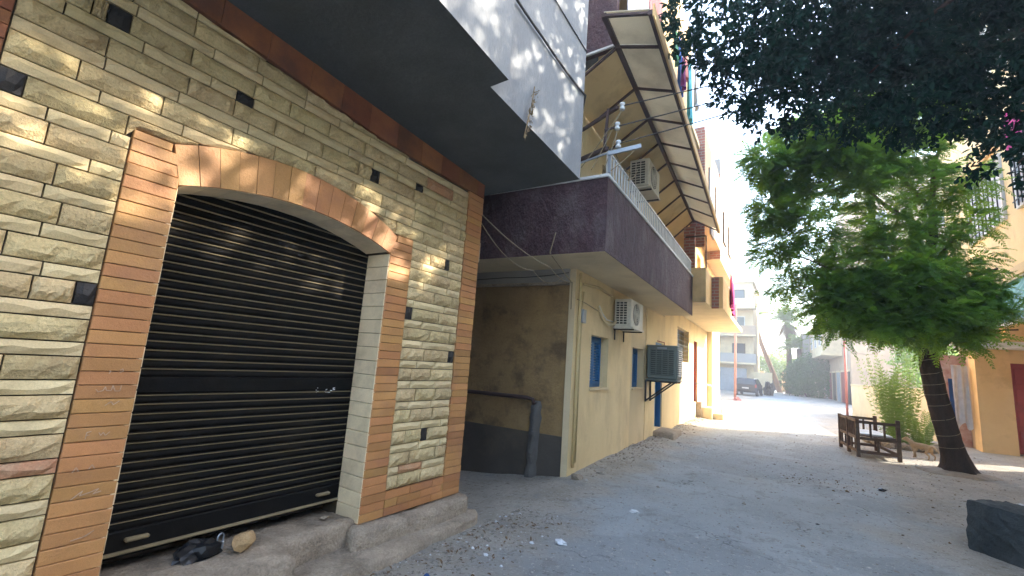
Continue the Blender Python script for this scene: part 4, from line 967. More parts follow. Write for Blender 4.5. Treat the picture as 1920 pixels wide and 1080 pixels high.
ey = thing('end_wall', 'pale wall closing the lane beyond the gate', 'wall', (0,95,0)); MB().box((-25,0,0),(25,.4,3)).build('wall', SANDW, ey)
tag(MB().tube([(0,0,0),(.05,0,3),(.1,0,6.4)], [.08,.075,.07], 10).build('red_pole', mat('orange_red_paint', (.58,.24,.16), (.48,.2,.13), .6, 4, 0, .1, 40), None, True, loc=(-3.75,33.5,0)), 'tall orange red pole standing by the parked car', 'pole')
cl = crumple('rag_heap', (-3.6,33.2,0), (.2,.3,.16), LC['pink'], 9, 'heap of red rags at the foot of the orange red pole', 'rags')
# parked car seen from behind
car = thing('parked_car', 'dark blue estate car parked on the left far down the lane', 'car', (-4.0,46,0), R(-3))
secs = [(-2.1,.42,.95,.80),(-2.05,.30,1.0,.86),(-1.9,.28,1.45,.86),(-1.2,.27,1.50,.88),(.2,.27,1.50,.88),(.95,.27,1.02,.88),(1.9,.28,.92,.84),(2.1,.38,.75,.74)]
vs_ = []; 
for y, zb, zt, hw in secs:
    belt = min(zt, .95); tw = hw*(.80 if zt > 1.2 else .95)
    vs_ += [(-hw*.95,y,zb),(-hw,y,(zb+belt)/2),(-hw*.98,y,belt),(-tw,y,zt-.04),(-tw*.9,y,zt),(tw*.9,y,zt),(tw,y,zt-.04),(hw*.98,y,belt),(hw,y,(zb+belt)/2),(hw*.95,y,zb)]
n = 10; k = len(secs)
fs_ = [(i*n+j,i*n+(j+1)%n,(i+1)*n+(j+1)%n,(i+1)*n+j) for i in range(k-1) for j in range(n)]+[tuple(range(n))[::-1],tuple((k-1)*n+j for j in range(n))]
MB().add(vs_, fs_).build('body', CARP, car)
MB().add([(-.64,-2.09,1.0),(.64,-2.09,1.0),(.58,-1.925,1.38),(-.58,-1.925,1.38)],[(0,1,2,3)]).build('rear_window', GLASS, car)
for sx in (-1,1):
    MB().add([(sx*.875,-1.7,1.0),(sx*.885,.75,1.0),(sx*.735,.25,1.42),(sx*.735,-1.7,1.42)],[(0,1,2,3)]).build('side_window', GLASS, car)
    MB().cbox((sx*.80-.07,-2.13,.72),(sx*.80+.07,-2.03,1.0),.02).build('tail_light', REDLAMP, car)
    for y in (-1.35,1.3):
        wl = MB().lathe([(.31,-.1),(.33,-.07),(.33,.07),(.31,.1)], (sx*.80,y,.33), 18, axis='x').build('wheel', TYRE, car, True); MB().lathe([(.19,-.105),(.19,.105)], (sx*.80,y,.33), 14, axis='x').build('rim', GALV, wl)
MB().cbox((-.26,-2.14,.60),(.26,-2.11,.72),.005).build('number_plate', PLATE, car); MB().cbox((-.84,-2.16,.36),(.84,-2.05,.56),.03).build('bumper', DARKGR, car)
tag(crumple('parked_scooter_cover', (-2.6,48,0), (.4,.8,.95), STEEL, 12, 'x', 'x'), 'dark covered heap standing right of the parked car', 'cover'); bpy.data.objects['parked_scooter_cover'].name = 'covered_heap'

# ------------------------------------------------------------------ vegetation
def unit(a): return a/np.maximum(np.linalg.norm(a, axis=-1, keepdims=True), 1e-9)
def leaves(P, D, Nn, L_, W_, fold=.25, curl=.15):
    """hexagonal folded leaves; P base, D direction, Nn normal (n,3); L_,W_ (n,)"""
    S_ = unit(np.cross(D, Nn)); Nn = np.cross(S_, D); L_ = L_[:,None]; W_ = W_[:,None]
    v = [P, P+D*L_*.35+S_*W_*.5+Nn*W_*fold, P+D*L_*.72+S_*W_*.38+Nn*(W_*fold*.8-L_*curl*.4), P+D*L_-Nn*L_*curl, P+D*L_*.72-S_*W_*.38+Nn*(W_*fold*.8-L_*curl*.4), P+D*L_*.35-S_*W_*.5+Nn*W_*fold]
    V = np.stack(v, 1).reshape(-1,3); o = (np.arange(len(P))*6)[:,None]
    F = np.concatenate([o+np.array([[0,1,2,3]]), o+np.array([[0,3,4,5]])])
    return V, F
def rnd_dirs(n): return unit(RNG.normal(size=(n,3)))
def foliage(blobs, per_m3, leafn, L0, W0, droop=.35, shell=.55):
    """twigs inside a union of ellipsoid clumps, each twig a spray of leaves"""
    Ps = []; Ds = []; Ns = []
    for (c, r) in blobs:
        c = np.array(c); r = np.array(r if hasattr(r, '__len__') else (r,r,r), float)
        n = int(per_m3*4.19*r.prod()); d = rnd_dirs(n); k = RNG.random(n)**(1/3); k = shell*(.75+.25*k)+(1-shell)*k
        lump = 1+.25*np.sin(d[:,0]*5+c[0]*9)*np.sin(d[:,1]*5+c[1]*7+1)*np.sin(d[:,2]*6+2)
        p = c+d*r*(k*lump)[:,None]
        td = unit(d*.8+rnd_dirs(n)*.8+np.array([0,0,-droop]))
        for j in range(leafn):
            t = (j+.5)/leafn; base = p+td*(t*L0*3.2); a = unit(td*.45+rnd_dirs(n)*.9+np.array([0,0,-droop*.6]))
            Ps.append(base); Ds.append(a); Ns.append(unit(np.array([0,0,1.])+rnd_dirs(n)*.75))
    P = np.concatenate(Ps); D = np.concatenate(Ds); Nn = np.concatenate(Ns); n = len(P)
    return leaves(P, D, Nn, L0*RNG.uniform(.7,1.25,n), W0*RNG.uniform(.75,1.2,n))
def limb(mb, a, b_, r0, r1, bend=.12, n=7, seg=7):
    a, b_ = Vector(a), Vector(b_); q = random.uniform(0,9); d = b_-a; sd_ = d.cross(Vector((0,0,1))).normalized() if abs(d.z) < d.length*.98 else Vector((1,0,0))
    pts = []; rs = []
    for i in range(n+1):
        t = i/n; pts.append(a+d*t+sd_*(bend*d.length*.5*math.sin(t*3.14)*math.sin(q+t*2))+Vector((0,0,bend*d.length*.4*math.sin(t*3.14)))); rs.append(r0+(r1-r0)*t)
    mb.tube(pts, rs, seg); return pts[-1]
# dense ficus overhead (its trunk stands right of the camera, out of the picture)
random.seed(11)
FB = [((-1.0,5.3,6.05),(.38,.5,.42)),((-.55,5.6,5.85),(.55,.6,.5)),((-.35,5.9,5.35),(.5,.55,.45)),((.0,6.4,6.25),(.75,.7,.6)),((.05,6.5,5.45),(.55,.6,.5)),((-.12,6.3,5.0),(.38,.42,.33)),
      ((.6,6.7,6.2),(.8,.8,.65)),((.6,6.9,5.35),(.6,.6,.42)),((1.1,7.0,5.9),(.8,.8,.65)),((1.1,7.1,5.25),(.6,.6,.42)),((1.7,7.3,6.2),(.85,.8,.7)),((1.75,7.4,5.4),(.7,.7,.48)),
      ((2.3,7.5,6.0),(.8,.8,.7)),((2.2,7.3,5.2),(.6,.6,.5)),((2.1,6.9,4.25),(.32,.3,.35)),((1.95,6.4,3.9),(.24,.22,.26)),((2.25,7.1,4.7),(.35,.35,.4)),
      ((.4,5.4,6.6),(.9,.9,.7)),((1.4,5.8,6.8),(1,1,.8)),((2.6,6.2,6.6),(1,1,.9)),((3.6,6.8,6.2),(1,1,.9)),((3.2,5.0,6.6),(1.1,1.1,1)),((2.0,4.4,6.6),(.8,.8,.7)),((3.0,8.0,6.9),(.9,.8,.7)),((1.2,8.2,7.0),(.8,.8,.6)),((4.2,4.2,6.2),(1,1,1))]
ft = thing('ficus_tree', 'dense dark leaved ficus canopy hanging over the upper right of the lane', 'tree', (4.35,4.6,0)); NF = (-4.35,-4.6,0)
tk = MB(); limb(tk, (4.35,4.6,-.1), (4.2,4.8,3.4), .26, .2, .05)
tk.build('trunk', BARK, ft, True, loc=NF)
bm2 = MB()
for (c, r) in FB[3::4]:
    a = Vector((4.2,4.8,3.4)); m_ = a.lerp(Vector(c), .5)+Vector((0,0,1.3)); limb(bm2, a, m_, .06, .035, .1); limb(bm2, m_, c, .035, .01, .3)
bm2.build('branches', BARK, ft, True, loc=NF)
V1, F1 = foliage(FB[:17]+FB[23:25], 165, 12, .085, .045); V2, F2 = foliage(FB[17:23]+FB[25:], 74, 12, .085, .045); V = np.concatenate([V1,V2]); F = np.concatenate([F1,F2+len(V1)])
o = fastmesh('crown', V, F, FICUS, ft); o.location = NF
# feathery flame tree with a leaning trunk
pt = thing('flame_tree', 'leaning dark trunk with a feathery green crown beside the bench', 'tree', (2.48,12.2,0)); NP = (-2.48,-12.2,0)
tk = MB(); tp = [(2.49,12.2,-.1),(2.47,12.2,.1),(2.40,12.2,.5),(2.31,12.2,.95),(2.22,12.2,1.6),(2.15,12.2,2.4),(2.17,12.18,3.2),(2.27,12.15,4.1),(2.36,12.1,4.75)]
tr_ = [.30,.225,.19,.18,.17,.155,.13,.10,.085]
vs_ = []; nr, ns = 60, 20
for i in range(nr+1):
    z_ = -.08+4.83*(i/nr)**1.15; k = min(max([j for j in range(len(tp)) if tp[j][2] <= z_] or [0]), len(tp)-2); u = (z_-tp[k][2])/(tp[k+1][2]-tp[k][2]); c = Vector(tp[k]).lerp(Vector(tp[k+1]), u); r0 = tr_[k]+(tr_[k+1]-tr_[k])*u
    for j in range(ns):
        g0 = 6.2832*j/ns; fl = max(0, 1-z_/.35)**2*.10*(.5+.5*math.sin(g0*5+1)); r_ = r0*(1+.07*wob(math.cos(g0)*1.6, math.sin(g0)*1.6, z_*1.5)+.04*wob(g0*3, z_*5))+fl; vs_.append((c.x+r_*math.cos(g0), c.y+r_*math.sin(g0), z_))
tk.add(vs_, [(i*ns+j,i*ns+(j+1)%ns,(i+1)*ns+(j+1)%ns,(i+1)*ns+j) for i in range(nr) for j in range(ns)]); tko = tk.build('trunk', BARK, pt, True, loc=NP)
wr = MB(); pts = []
for i in range(230):
    t = i/229; z_ = .35+2.1*t; k = max(j for j in range(len(tp)) if tp[j][2] <= z_); k = min(k, len(tp)-2); u = (z_-tp[k][2])/(tp[k+1][2]-tp[k][2])
    c = Vector(tp[k]).lerp(Vector(tp[k+1]), u); r_ = tr_[k]+(tr_[k+1]-tr_[k])*u+.006; g0 = t*6.28*9+1.2*math.sin(t*11); pts.append((c.x+r_*math.cos(g0), c.y+r_*math.sin(g0), z_+.03*math.sin(g0)))
wr.tube(pts, .0045, 4); wr.build('wire_wrap', TANCABLE, tko)
bm2 = MB(); BR = []
def br(a, b_, r0, r1, bend=.14): e = limb(bm2, a, b_, r0, r1, bend); BR.append((Vector(a), Vector(b_)))
J = (2.36,12.1,4.75)
br(J,(2.38,12.05,5.4),.075,.065,.02); br((2.38,12.05,5.4),(2.55,11.9,6.5),.055,.03); br((2.55,11.9,6.5),(2.3,11.8,7.4),.03,.012)
br(J,(1.25,11.6,5.75),.06,.03,-.12); br((1.25,11.6,5.75),(.2,11.1,6.3),.03,.012); br((2.37,12.07,5.2),(1.55,11.7,6.45),.045,.02); br((1.25,11.6,5.75),(-.3,10.9,5.2),.025,.01)
br((1.55,11.7,6.45),(.6,11.0,6.9),.02,.01); br((2.2,12.15,3.4),(.7,10.9,3.7),.06,.02); br((2.2,12.15,3.3),(3.2,11.9,3.9),.05,.02); br((2.2,12.15,3.0),(1.4,10.8,3.0),.04,.015); br((2.25,12.15,3.9),(3.0,12.2,5.0),.045,.02); br((.7,10.9,3.7),(-.3,10.8,4.2),.02,.01); br((.7,10.9,3.7),(-.1,10.9,3.3),.02,.01)
bm2.build('branches', LIMB, pt, True, loc=NP)
PB = [((1.71,11.2,3.35),(.65,.6,.6),.8),((1.02,10.9,3.2),(.6,.5,.5),.85),((.55,10.6,3.0),(.45,.4,.4),.8),((1.9,11.3,3.8),(.6,.5,.35),.4),((2.6,11.8,3.7),(.5,.5,.4),.4),((1.2,11.0,3.9),(.5,.5,.3),.25),((2.4,11.6,3.15),(.6,.5,.42),1),((2.8,11.6,3.15),(.36,.4,.36),.7),((1.35,10.7,2.65),(.5,.4,.24),1),((2.15,11.4,2.6),(.55,.4,.24),1),((1.8,11.1,2.85),(.9,.6,.28),1.2),
      ((1.0,10.8,3.5),(.6,.5,.3),.5),((1.9,11.6,4.6),(.55,.45,.35),.22),((2.0,11.7,6.4),(.5,.45,.45),.35),((2.8,12,5.7),(.45,.45,.4),.2),((1.16,11.2,5.5),(.5,.5,.4),.28),((1.3,11.2,6.1),(.5,.5,.4),.75),((2.3,11.7,5.6),(.45,.45,.5),.28),((-.05,10.8,5.9),(.5,.5,.4),.7),((-.4,10.7,5.1),(.42,.4,.4),.6),((-.5,10.7,4.2),(.38,.36,.3),.55),((-.15,11.0,3.5),(.4,.4,.26),.6),((-.55,10.4,6.2),(.4,.4,.35),.65),((.3,10.7,4.7),(.42,.36,.42),.25),((.65,10.6,6.35),(.55,.5,.45),1),((2.85,12.1,4.9),(.4,.42,.4),.22),((2.85,11.9,4.1),(.34,.4,.3),.4),((.72,10.6,3.8),(.4,.4,.3),.25),((2.3,11.9,7.2),(.7,.6,.4),.6),((1.2,11.0,7.1),(.7,.6,.35),.6),((.2,10.8,6.8),(.5,.5,.3),.5),((-.2,10.9,4.6),(.45,.4,.45),.3),((.2,10.9,5.4),(.5,.4,.4),.3),((.9,11.0,4.35),(.5,.4,.4),.32),((1.6,11.4,4.35),(.5,.4,.4),.34),((2.3,11.8,4.5),(.4,.4,.4),.3),((.1,10.8,3.9),(.35,.35,.3),.4),((1.5,11.3,5.0),(.5,.4,.35),.22)]
random.seed(21)
for q in range(16):
    g0 = random.uniform(0,6.28); PB.append(((1.75+1.15*math.cos(g0)+.1*random.uniform(-1,1), 11.25+.55*math.sin(g0), 3.05+random.uniform(-.55,.75)), (.26,.24,.2), random.uniform(.5,1.1)))
def fronds(P, D, length, width, pairs, pl, pw, droop):
    """pinnate fronds: P base (n,3), D horizontal direction; each frond is a row of narrow leaflets on both sides of a drooping stalk"""
    n = len(P); Vs = []; up_ = np.array([0,0,1.])
    S_ = unit(np.cross(D, up_)); roll = RNG.normal(0,.5,(n,1)); S_ = unit(S_+up_*roll)
    for k in range(pairs):
        t = (k+.6)/pairs; c = P+D*(length*t)[:,None]+up_*((.10*t-droop*t*t)*length)[:,None]
        tang = unit(D+up_*(.10-2*droop*t)); ll = (pl*math.sin(math.pi*(.18+.75*t)))*RNG.uniform(.8,1.15,n)
        for s_ in (-1,1):
            dd = unit(S_*s_+tang*.55-up_*.18+RNG.normal(0,.08,(n,3))); w_ = tang*(pw*.5)
            Vs.append(np.stack([c, c+dd*(ll*.5)[:,None]+w_, c+dd*ll[:,None], c+dd*(ll*.5)[:,None]-w_], 1))
    V = np.concatenate(Vs).reshape(-1,3); F = np.arange(len(V)).reshape(-1,4)
    # stalks
    st = []; 
    for k in range(3):
        t0, t1 = k/3, (k+1)/3; a = P+D*(length*t0)[:,None]+up_*((.10*t0-droop*t0*t0)*length)[:,None]; b_ = P+D*(length*t1)[:,None]+up_*((.10*t1-droop*t1*t1)*length)[:,None]
        e = S_*.0035; st.append(np.stack([a-e,a+e,b_+e,b_-e],1))
    V2 = np.concatenate(st).reshape(-1,3)
    return np.concatenate([V,V2]), np.concatenate([F, np.arange(len(V2)).reshape(-1,4)+len(V)])
Ps = []; Ds = []
for (c, r, den) in PB:
    r = np.array(r); n = int((1150 if c[2] > 4.3 else 800)*4.19*r.prod()*den); d = rnd_dirs(n); k = RNG.random(n)**(1/3)
    p = np.array(c)+d*r*k[:,None]; h_ = unit(d*np.array([.8,.8,.35])+rnd_dirs(n)*np.array([.9,.9,.55])+np.array([-.1,-.1,-.08])); Ps.append(p); Ds.append(h_)
P = np.concatenate(Ps); D = np.concatenate(Ds)
V, F = fronds(P, D, RNG.uniform(.3,.48,len(P)), None, 10, .115, .042, .35)
o = fastmesh('crown', V, F, POINC, pt); o.location = NP
me_ = MB(); me_.lathe([(.75,-.03),(.5,.02),(.3,.05),(.15,.06)], (2.46,12.2,0), 22); tag(me_.build('earth_mound', CONC, None, True), kind='structure')
# young palm clump behind the bench
def palm(name, label, loc, n, length, elev, pairs, pl, pw, stem=None, stemr=.15, stemtop=None, m=PALMG, cat='palm', droop=.55, dry=0, crownr=.06):
    t = thing(name, label, cat, loc); top = Vector(stemtop or (0,0,0))
    if stem: MB().tube(stem, [stemr*(1.15 if i == 0 else 1) for i in range(len(stem))], 10).build('trunk', LIMB, t, True)
    az = RNG.uniform(0,6.28,n); el = RNG.uniform(*elev, n)
    D = np.stack([np.cos(az)*np.cos(el), np.sin(az)*np.cos(el), np.sin(el)],1); P = np.array(top)+np.stack([np.cos(az),np.sin(az),0*az],1)*crownr*RNG.random(n)[:,None]
    V, F = fronds(P, D, length*RNG.uniform(.7,1.1,n), None, pairs, pl, pw, droop); fastmesh('crown', V, F, m, t)
    if dry:
        az = RNG.uniform(0,6.28,dry); el = RNG.uniform(-1.35,-.7,dry); D = np.stack([np.cos(az)*np.cos(el), np.sin(az)*np.cos(el), np.sin(el)],1)
        V, F = fronds(np.repeat(np.array(top)[None]-np.array([[0,0,.2]]),dry,0), D, length*.75*RNG.uniform(.7,1.1,dry), None, pairs, pl*.6, pw, .05); fastmesh('dry_skirt', V, F, PALMD, t)
    return t
palm('young_palm', 'bright green young palm clump behind the wooden bench', (2.12,16.1,.05), 60, 2.3, (1.28,1.56), 20, .2, .036, droop=.14, crownr=.3)
palm('young_palm', 'lower spreading palm tuft at the right of the young palm clump', (2.55,15.9,.05), 24, 1.05, (1.05,1.5), 16, .16, .03, droop=.25, crownr=.22)
random.seed(3)
pl_ = thing('planter_ring', 'low ring of rough stones around the young palms', 'planter', (2.2,16.0,0))
for i in range(15):
    g0 = i/15*6.283; o = rocky('stone', (.17,.12,.11), CONC, i, 1, parent=pl_); o.location = (.75*math.cos(g0), .75*math.sin(g0), -.02); o.rotation_euler = (0,0,g0+1.57)
sl_ = MB(); sl_.lathe([(.72,-.05),(.7,.06),(.3,.1)], (0,0,0), 20); sl_.build('soil', DRYLEAF, pl_, True)
palm('date_palm', 'tall date palm with a dry skirt far beyond the gate', (-1.4,64,0), 70, 3.4, (-.2,1.3), 16, .55, .14, [(0,0,-.1),(.2,0,4),(.1,0,8.6)], .3, (.1,0,8.8), dry=60)
palm('date_palm', 'shorter green date palm in front of the skirted palm', (-.2,61,0), 60, 2.8, (.0,1.4), 16, .5, .14, [(0,0,-.1),(.1,0,3),(0,0,5.2)], .26, (0,0,5.4))
palm('date_palm', 'leaning bare palm trunk rising behind the gate', (-2.3,66,0), 46, 2.6, (.0,1.3), 16, .5, .14, [(0,0,-.1),(-.8,0,2.6),(-2.0,.5,6),(-2.9,1,9.5)], .28, (-2.9,1,9.7))
# rounded bush and other far greenery
def bush(name, label, loc, blobs, per, L0, W0, m=BUSHG, cat='bush', trunk=None):
    t = thing(name, label, cat, loc); mb = MB()
    for (c, r) in blobs: limb(mb, (0,0,-.1), c, .09, .02, .1, 5, 6)
    mb.build('trunk', BARK, t, True); V, F = foliage(blobs, per, 7, L0, W0, .2, .75); fastmesh('crown', V, F, m, t); return t
bush('round_bush', 'big rounded blue green bush by the shop row at the lane end', (.45,57,0), [((0,0,2.3),(1.7,1.6,1.5)),((.7,.2,3.4),(1.2,1.2,.95)),((-.9,0,1.5),(1.1,1.1,1.1)),((.9,0,1.2),(1.0,1.0,.9))], 55, .2, .13)
bush('far_tree', 'pale green tree behind the dark gate', (-3.6,80,0), [((0,0,3.4),(2.4,2,1.9)),((1.6,0,2.4),(1.6,1.6,1.4))], 16, .34, .2, PALMG, 'tree')
bush('garden_tree', 'leafy tree rising over the low orange garden house', (6.0,33.5,0), [((0,0,3.0),(1.3,1.3,1.1)),((-.6,.3,4.0),(1.0,1,.9))], 45, .16, .09, POINC, 'tree')

# ------------------------------------------------------------------ bench, dog, stone block
bn = thing('wooden_bench', 'weathered brown wooden settle with slatted back and arms', 'bench', (1.22,13.35,0), R(8))
LX, LY = .70, 1.55
def post(x, y, h): return MB().cbox((x-.035,y-.035,0),(x+.035,y+.035,h),.008).build('leg', WOOD, bn)
for x, y, h in ((-LX/2,-LY/2,.80),(LX/2,-LY/2,.84),(-LX/2,LY/2,.80),(LX/2,LY/2,.82),(-LX/2,0,.78)): post(x, y, h)
def rail(a, b_, w=.03, h=.06): return MB().bar(a, b_, w, h).build('rail', WOOD, bn)
for y in (-LY/2, LY/2):
    for z_ in (.12,.40,.74): rail((-LX/2,y,z_),(LX/2,y,z_))
    for x in (-.12,.12): MB().bar((x,y,.40),(x,y,.74),.035).build('baluster', WOOD, bn)
    MB().bar((0,y,.12),(0,y,.40),.04).build('baluster', WOOD, bn)
for x in (-LX/2,):
    for z_ in (.12,.40,.76): rail((x,-LY/2,z_),(x,LY/2,z_))
    for k in range(11): MB().bar((x,-LY/2+.12+k*(LY-.24)/10,.40),(x,-LY/2+.12+k*(LY-.24)/10,.75),.028).build('baluster', WOOD, bn)
    for k in range(5): MB().bar((x,-LY/2+.2+k*(LY-.4)/4,.12),(x,-LY/2+.2+k*(LY-.4)/4,.40),.03).build('baluster', WOOD, bn)
rail((LX/2,-LY/2,.40),(LX/2,LY/2,.40)); rail((LX/2,-LY/2,.13),(LX/2,LY/2,.13))
for k in range(6): MB().cbox((-LX/2+.04+k*.108,-LY/2+.04,.435),(-LX/2+.14+k*.108,LY/2-.04,.455),.004).build('seat_board', WOOD, bn)

mt_ = MB().cbox((-.28,-.62,0),(.28,.55,.035),.012); tag(mt_.build('sunlit_seat_mat', WHITEP, None, loc=Vector((1.24,13.35,.457))), 'thin mat added on the seat of the bench, whitish to look sunlit', 'mat'); bpy.data.objects['sunlit_seat_mat'].rotation_euler = (0,0,R(8))  # sunlight on the seat put in as a white mat
def skin_body(name, nodes, edges, m, parent, sub=2):
    me = bpy.data.meshes.new(name); me.from_pydata([n_[0] for n_ in nodes], edges, []); me.materials.append(m)
    o = bpy.data.objects.new(name, me); col.objects.link(o); o.parent = parent
    sk = o.modifiers.new('skin', 'SKIN'); sk.use_smooth_shade = True
    for i, n_ in enumerate(nodes): me.skin_vertices[0].data[i].radius = n_[1]
    me.skin_vertices[0].data[0].use_root = True
    sb = o.modifiers.new('sub', 'SUBSURF'); sb.levels = sub; sb.render_levels = sub; return o
dg = thing('dog', 'small tan dog walking away on the sandy ground by the tree', 'dog', (2.22,13.8,0), R(140))
nodes = [((0,0,.27),(.062,.07)),((.11,0,.275),(.07,.078)),((.19,0,.30),(.05,.055)),((.25,0,.36),(.038,.04)),((.30,0,.385),(.045,.045)),((.36,0,.37),(.024,.024)),((.39,0,.362),(.016,.016)),
         ((-.13,0,.275),(.06,.062)),((-.20,0,.30),(.018,.018)),((-.27,0,.25),(.013,.013)),((-.32,0,.17),(.009,.009)),
         ((.13,.05,.20),(.03,.03)),((.12,.052,.12),(.018,.018)),((.135,.052,.02),(.015,.015)),((.16,.052,.012),(.013,.012)),
         ((.13,-.05,.20),(.03,.03)),((.17,-.052,.12),(.018,.018)),((.16,-.052,.02),(.015,.015)),((.185,-.052,.012),(.013,.012)),
         ((-.13,.05,.20),(.04,.04)),((-.10,.055,.14),(.024,.024)),((-.165,.055,.09),(.015,.015)),((-.15,.055,.018),(.014,.014)),((-.125,.055,.012),(.012,.012)),
         ((-.14,-.05,.20),(.04,.04)),((-.15,-.055,.14),(.024,.024)),((-.215,-.055,.09),(.015,.015)),((-.20,-.055,.018),(.014,.014)),((-.175,-.055,.012),(.012,.012)),
         ((.285,.035,.43),(.014,.008)),((.285,-.035,.43),(.014,.008))]
edges = [(0,1),(1,2),(2,3),(3,4),(4,5),(5,6),(0,7),(7,8),(8,9),(9,10),(1,11),(11,12),(12,13),(13,14),(1,15),(15,16),(16,17),(17,18),(7,19),(19,20),(20,21),(21,22),(22,23),(7,24),(24,25),(25,26),(26,27),(27,28),(4,29),(4,30)]
skin_body('body', nodes, edges, FUR, dg)
import bmesh
b = bmesh.new(); bmesh.ops.create_cube(b, size=1); bmesh.ops.subdivide_edges(b, edges=b.edges[:], cuts=9, use_grid_fill=True)
for v in b.verts:
    p = v.co.copy(); k = max(abs(p.x),abs(p.y),abs(p.z)); rr = p.normalized()*.62; q = p.lerp(rr, .2); q += p.normalized()*(.016*wob(p.x*4, p.y*4, p.z*4)+.016*wob(p.x*11+2, p.y*11, p.z*11))
    v.co = Vector((q.x*.52*(1-.12*(q.z+.5)), q.y*.58, (q.z+.5)*.50))
me = bpy.data.meshes.new('stone_block'); b.to_mesh(me); b.free(); me.materials.append(BASALT)
o = bpy.data.objects.new('stone_block', me); col.objects.link(o); o.location = (1.70,6.42,-.03); o.rotation_euler = (0,0,R(38)); tag(o, 'dark basalt block standing at the lower right edge', 'stone block')

# ------------------------------------------------------------------ rubble, dry leaves and litter on the ground
def chips(name, spots, m, label, cat, size, n, seed, flat=.5):
    rg_ = np.random.default_rng(seed); Vs = []; Fs = []; o = 0
    base = np.array([(1,0,0),(-1,0,0),(0,1,0),(0,-1,0),(0,0,1),(0,0,-1)],float); fc = np.array([(0,2,4),(2,1,4),(1,3,4),(3,0,4),(2,0,5),(1,2,5),(3,1,5),(0,3,5)])
    for _ in range(n):
        x, y = spots(rg_); s_ = size*math.exp(rg_.normal(0,.55)); a = rg_.uniform(0,6.28); k = rg_.uniform(.5,1.3,(6,1))
        v = base*k*np.array([s_,s_*rg_.uniform(.5,1),s_*flat]); c, s2 = math.cos(a), math.sin(a); v = v@np.array([[c,s2,0],[-s2,c,0],[0,0,1]]); v += np.array([x,y,gz(x,y)+s_*flat*.3]); Vs.append(v); Fs.append(fc+o); o += 6
    return tag(fastmesh(name, np.concatenate(Vs), np.concatenate(Fs), m), label, cat, kind='stuff')
def sp_shop(r):
    y = r.uniform(.9,4.3); return -2.52+abs(r.normal(0,.28)), y
def sp_house(r):
    y = 6+r.uniform(0,1)**.8*16; return -2.70-.035*(y-6)+abs(r.normal(0,.22)), y
def sp_all(r): return r.uniform(-2.6,3.4), r.uniform(1.5,17)
def sp_right(r): return r.uniform(.6,3.8), r.uniform(6,17)
chips('rubble', sp_shop, GRAVEL, 'stone chips and broken plaster strewn along the shop step', 'rubble', .009, 1100, 1)
chips('rubble', sp_house, GRAVEL, 'earth crumbs and chips banked along the yellow wall', 'rubble', .013, 1300, 2)
chips('pebbles', lambda r: (r.uniform(-2.4,1.6), r.uniform(1.6,6.5)), mat('pale_grit', (.62,.61,.58), (.42,.41,.39), .9, 9), 'pale grit loose on the near tarmac', 'pebbles', .005, 3600, 23)
chips('pebbles', sp_all, GRAVEL, 'scattered pebbles over the dusty lane', 'pebbles', .0075, 4200, 3)
chips('rubble', lambda r: (.3+r.normal(0,.45), 8.7+r.normal(0,.28)), DRYLEAF, 'dark scatter of debris on the tarmac before the bench', 'rubble', .009, 200, 16)
chips('pebbles', sp_right, DRYLEAF, 'dark crumbs of earth around the bench and tree', 'pebbles', .010, 380, 6)
def dead_leaves(name, spots, n, seed, label):
    rg_ = np.random.default_rng(seed); P = []
    for _ in range(n):
        x, y = spots(rg_); P.append((x,y,gz(x,y)+.012+rg_.uniform(0,.015)))
    P = np.array(P); a = rg_.uniform(0,6.28,n); D = unit(np.stack([np.cos(a),np.sin(a),rg_.normal(0,.25,n)],1)); Nn = unit(np.array([[0,0,1.]])+rg_.normal(0,.35,(n,3)))
    V, F = leaves(P, D, Nn, rg_.uniform(.02,.055,n), rg_.uniform(.010,.022,n)); return tag(fastmesh(name, V, F, DRYLEAF), label, 'leaves', kind='stuff')
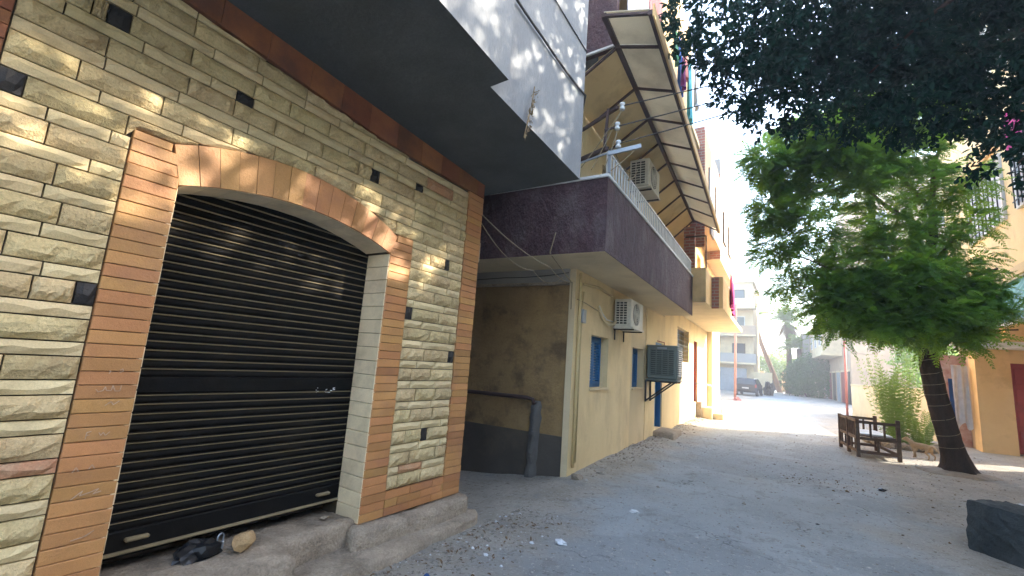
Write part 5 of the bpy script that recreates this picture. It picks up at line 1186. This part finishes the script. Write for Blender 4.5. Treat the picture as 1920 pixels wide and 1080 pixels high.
dead_leaves('dry_leaves', sp_house, 420, 4, 'dry leaves blown against the foot of the yellow wall')
dead_leaves('dry_leaves', lambda r: (r.uniform(.3,3.6), r.uniform(7,15)), 90, 5, 'dry leaves scattered under the trees')
dead_leaves('dry_leaves', lambda r: (-2.45+abs(r.normal(0,.3)), r.uniform(1,4.2)), 160, 7, 'dry leaves and scraps along the shop step')
LITTER = [(-1.75,3.70,.05,PAPER,'crumpled white paper near the passage mouth'),(-1.55,5.05,.045,PAPER,'small crumpled white bag on the tarmac before the yellow wall'),(.95,8.9,.06,BLACKBAG,'dark crushed packet on the lane before the bench'),(-1.95,3.55,.02,PAPER,'tiny white scrap left of the crumpled paper'),(-2.1,3.1,.02,PAPER,'white shred by the lower step'),(2.55,9.6,.04,PAPER,'white scrap on the sand right of the tree'),(-.3,8.6,.02,PAPER,'pale fleck in the middle of the lane'),(.1,6.2,.018,BLACKBAG,'black fleck in the middle of the lane'),(-2.2,2.55,.03,LC['blue'],'bluish scrap among the rubble by the step')]
for i, (x, y, s_, m_, lb) in enumerate(LITTER): crumple('litter', (x,y,gz(x,y)), (s_,s_*.8,s_*.55), m_, 30+i, lb, 'litter', 2, .6)
lt = chips('litter_shreds', sp_shop, PAPER, 'white paper shreds among the rubble by the shop step', 'litter', .008, 160, 9)
rk = rocky('rock', (.09,.07,.05), CONC, 31, 2); rk.location = (-2.52,5.72,.0); tag(rk, 'grey lump of concrete at the foot of the yellow corner', 'rock')

# ------------------------------------------------------------------ dusty air
hz = MB().box((-1000,-400,-2.5),(1000,1600,23.5)).build('haze', bpy.data.materials.new('dusty_air')); tag(hz, kind='stuff')
hm = hz.data.materials[0]; hm.use_nodes = True; hn = hm.node_tree; hn.nodes.clear()
pv = hn.nodes.new('ShaderNodeVolumePrincipled'); pv.inputs['Color'].default_value = (.92,.95,1,1); pv.inputs['Density'].default_value = HAZE; pv.inputs['Anisotropy'].default_value = .3
ho = hn.nodes.new('ShaderNodeOutputMaterial'); hn.links.new(pv.outputs[0], ho.inputs['Volume'])
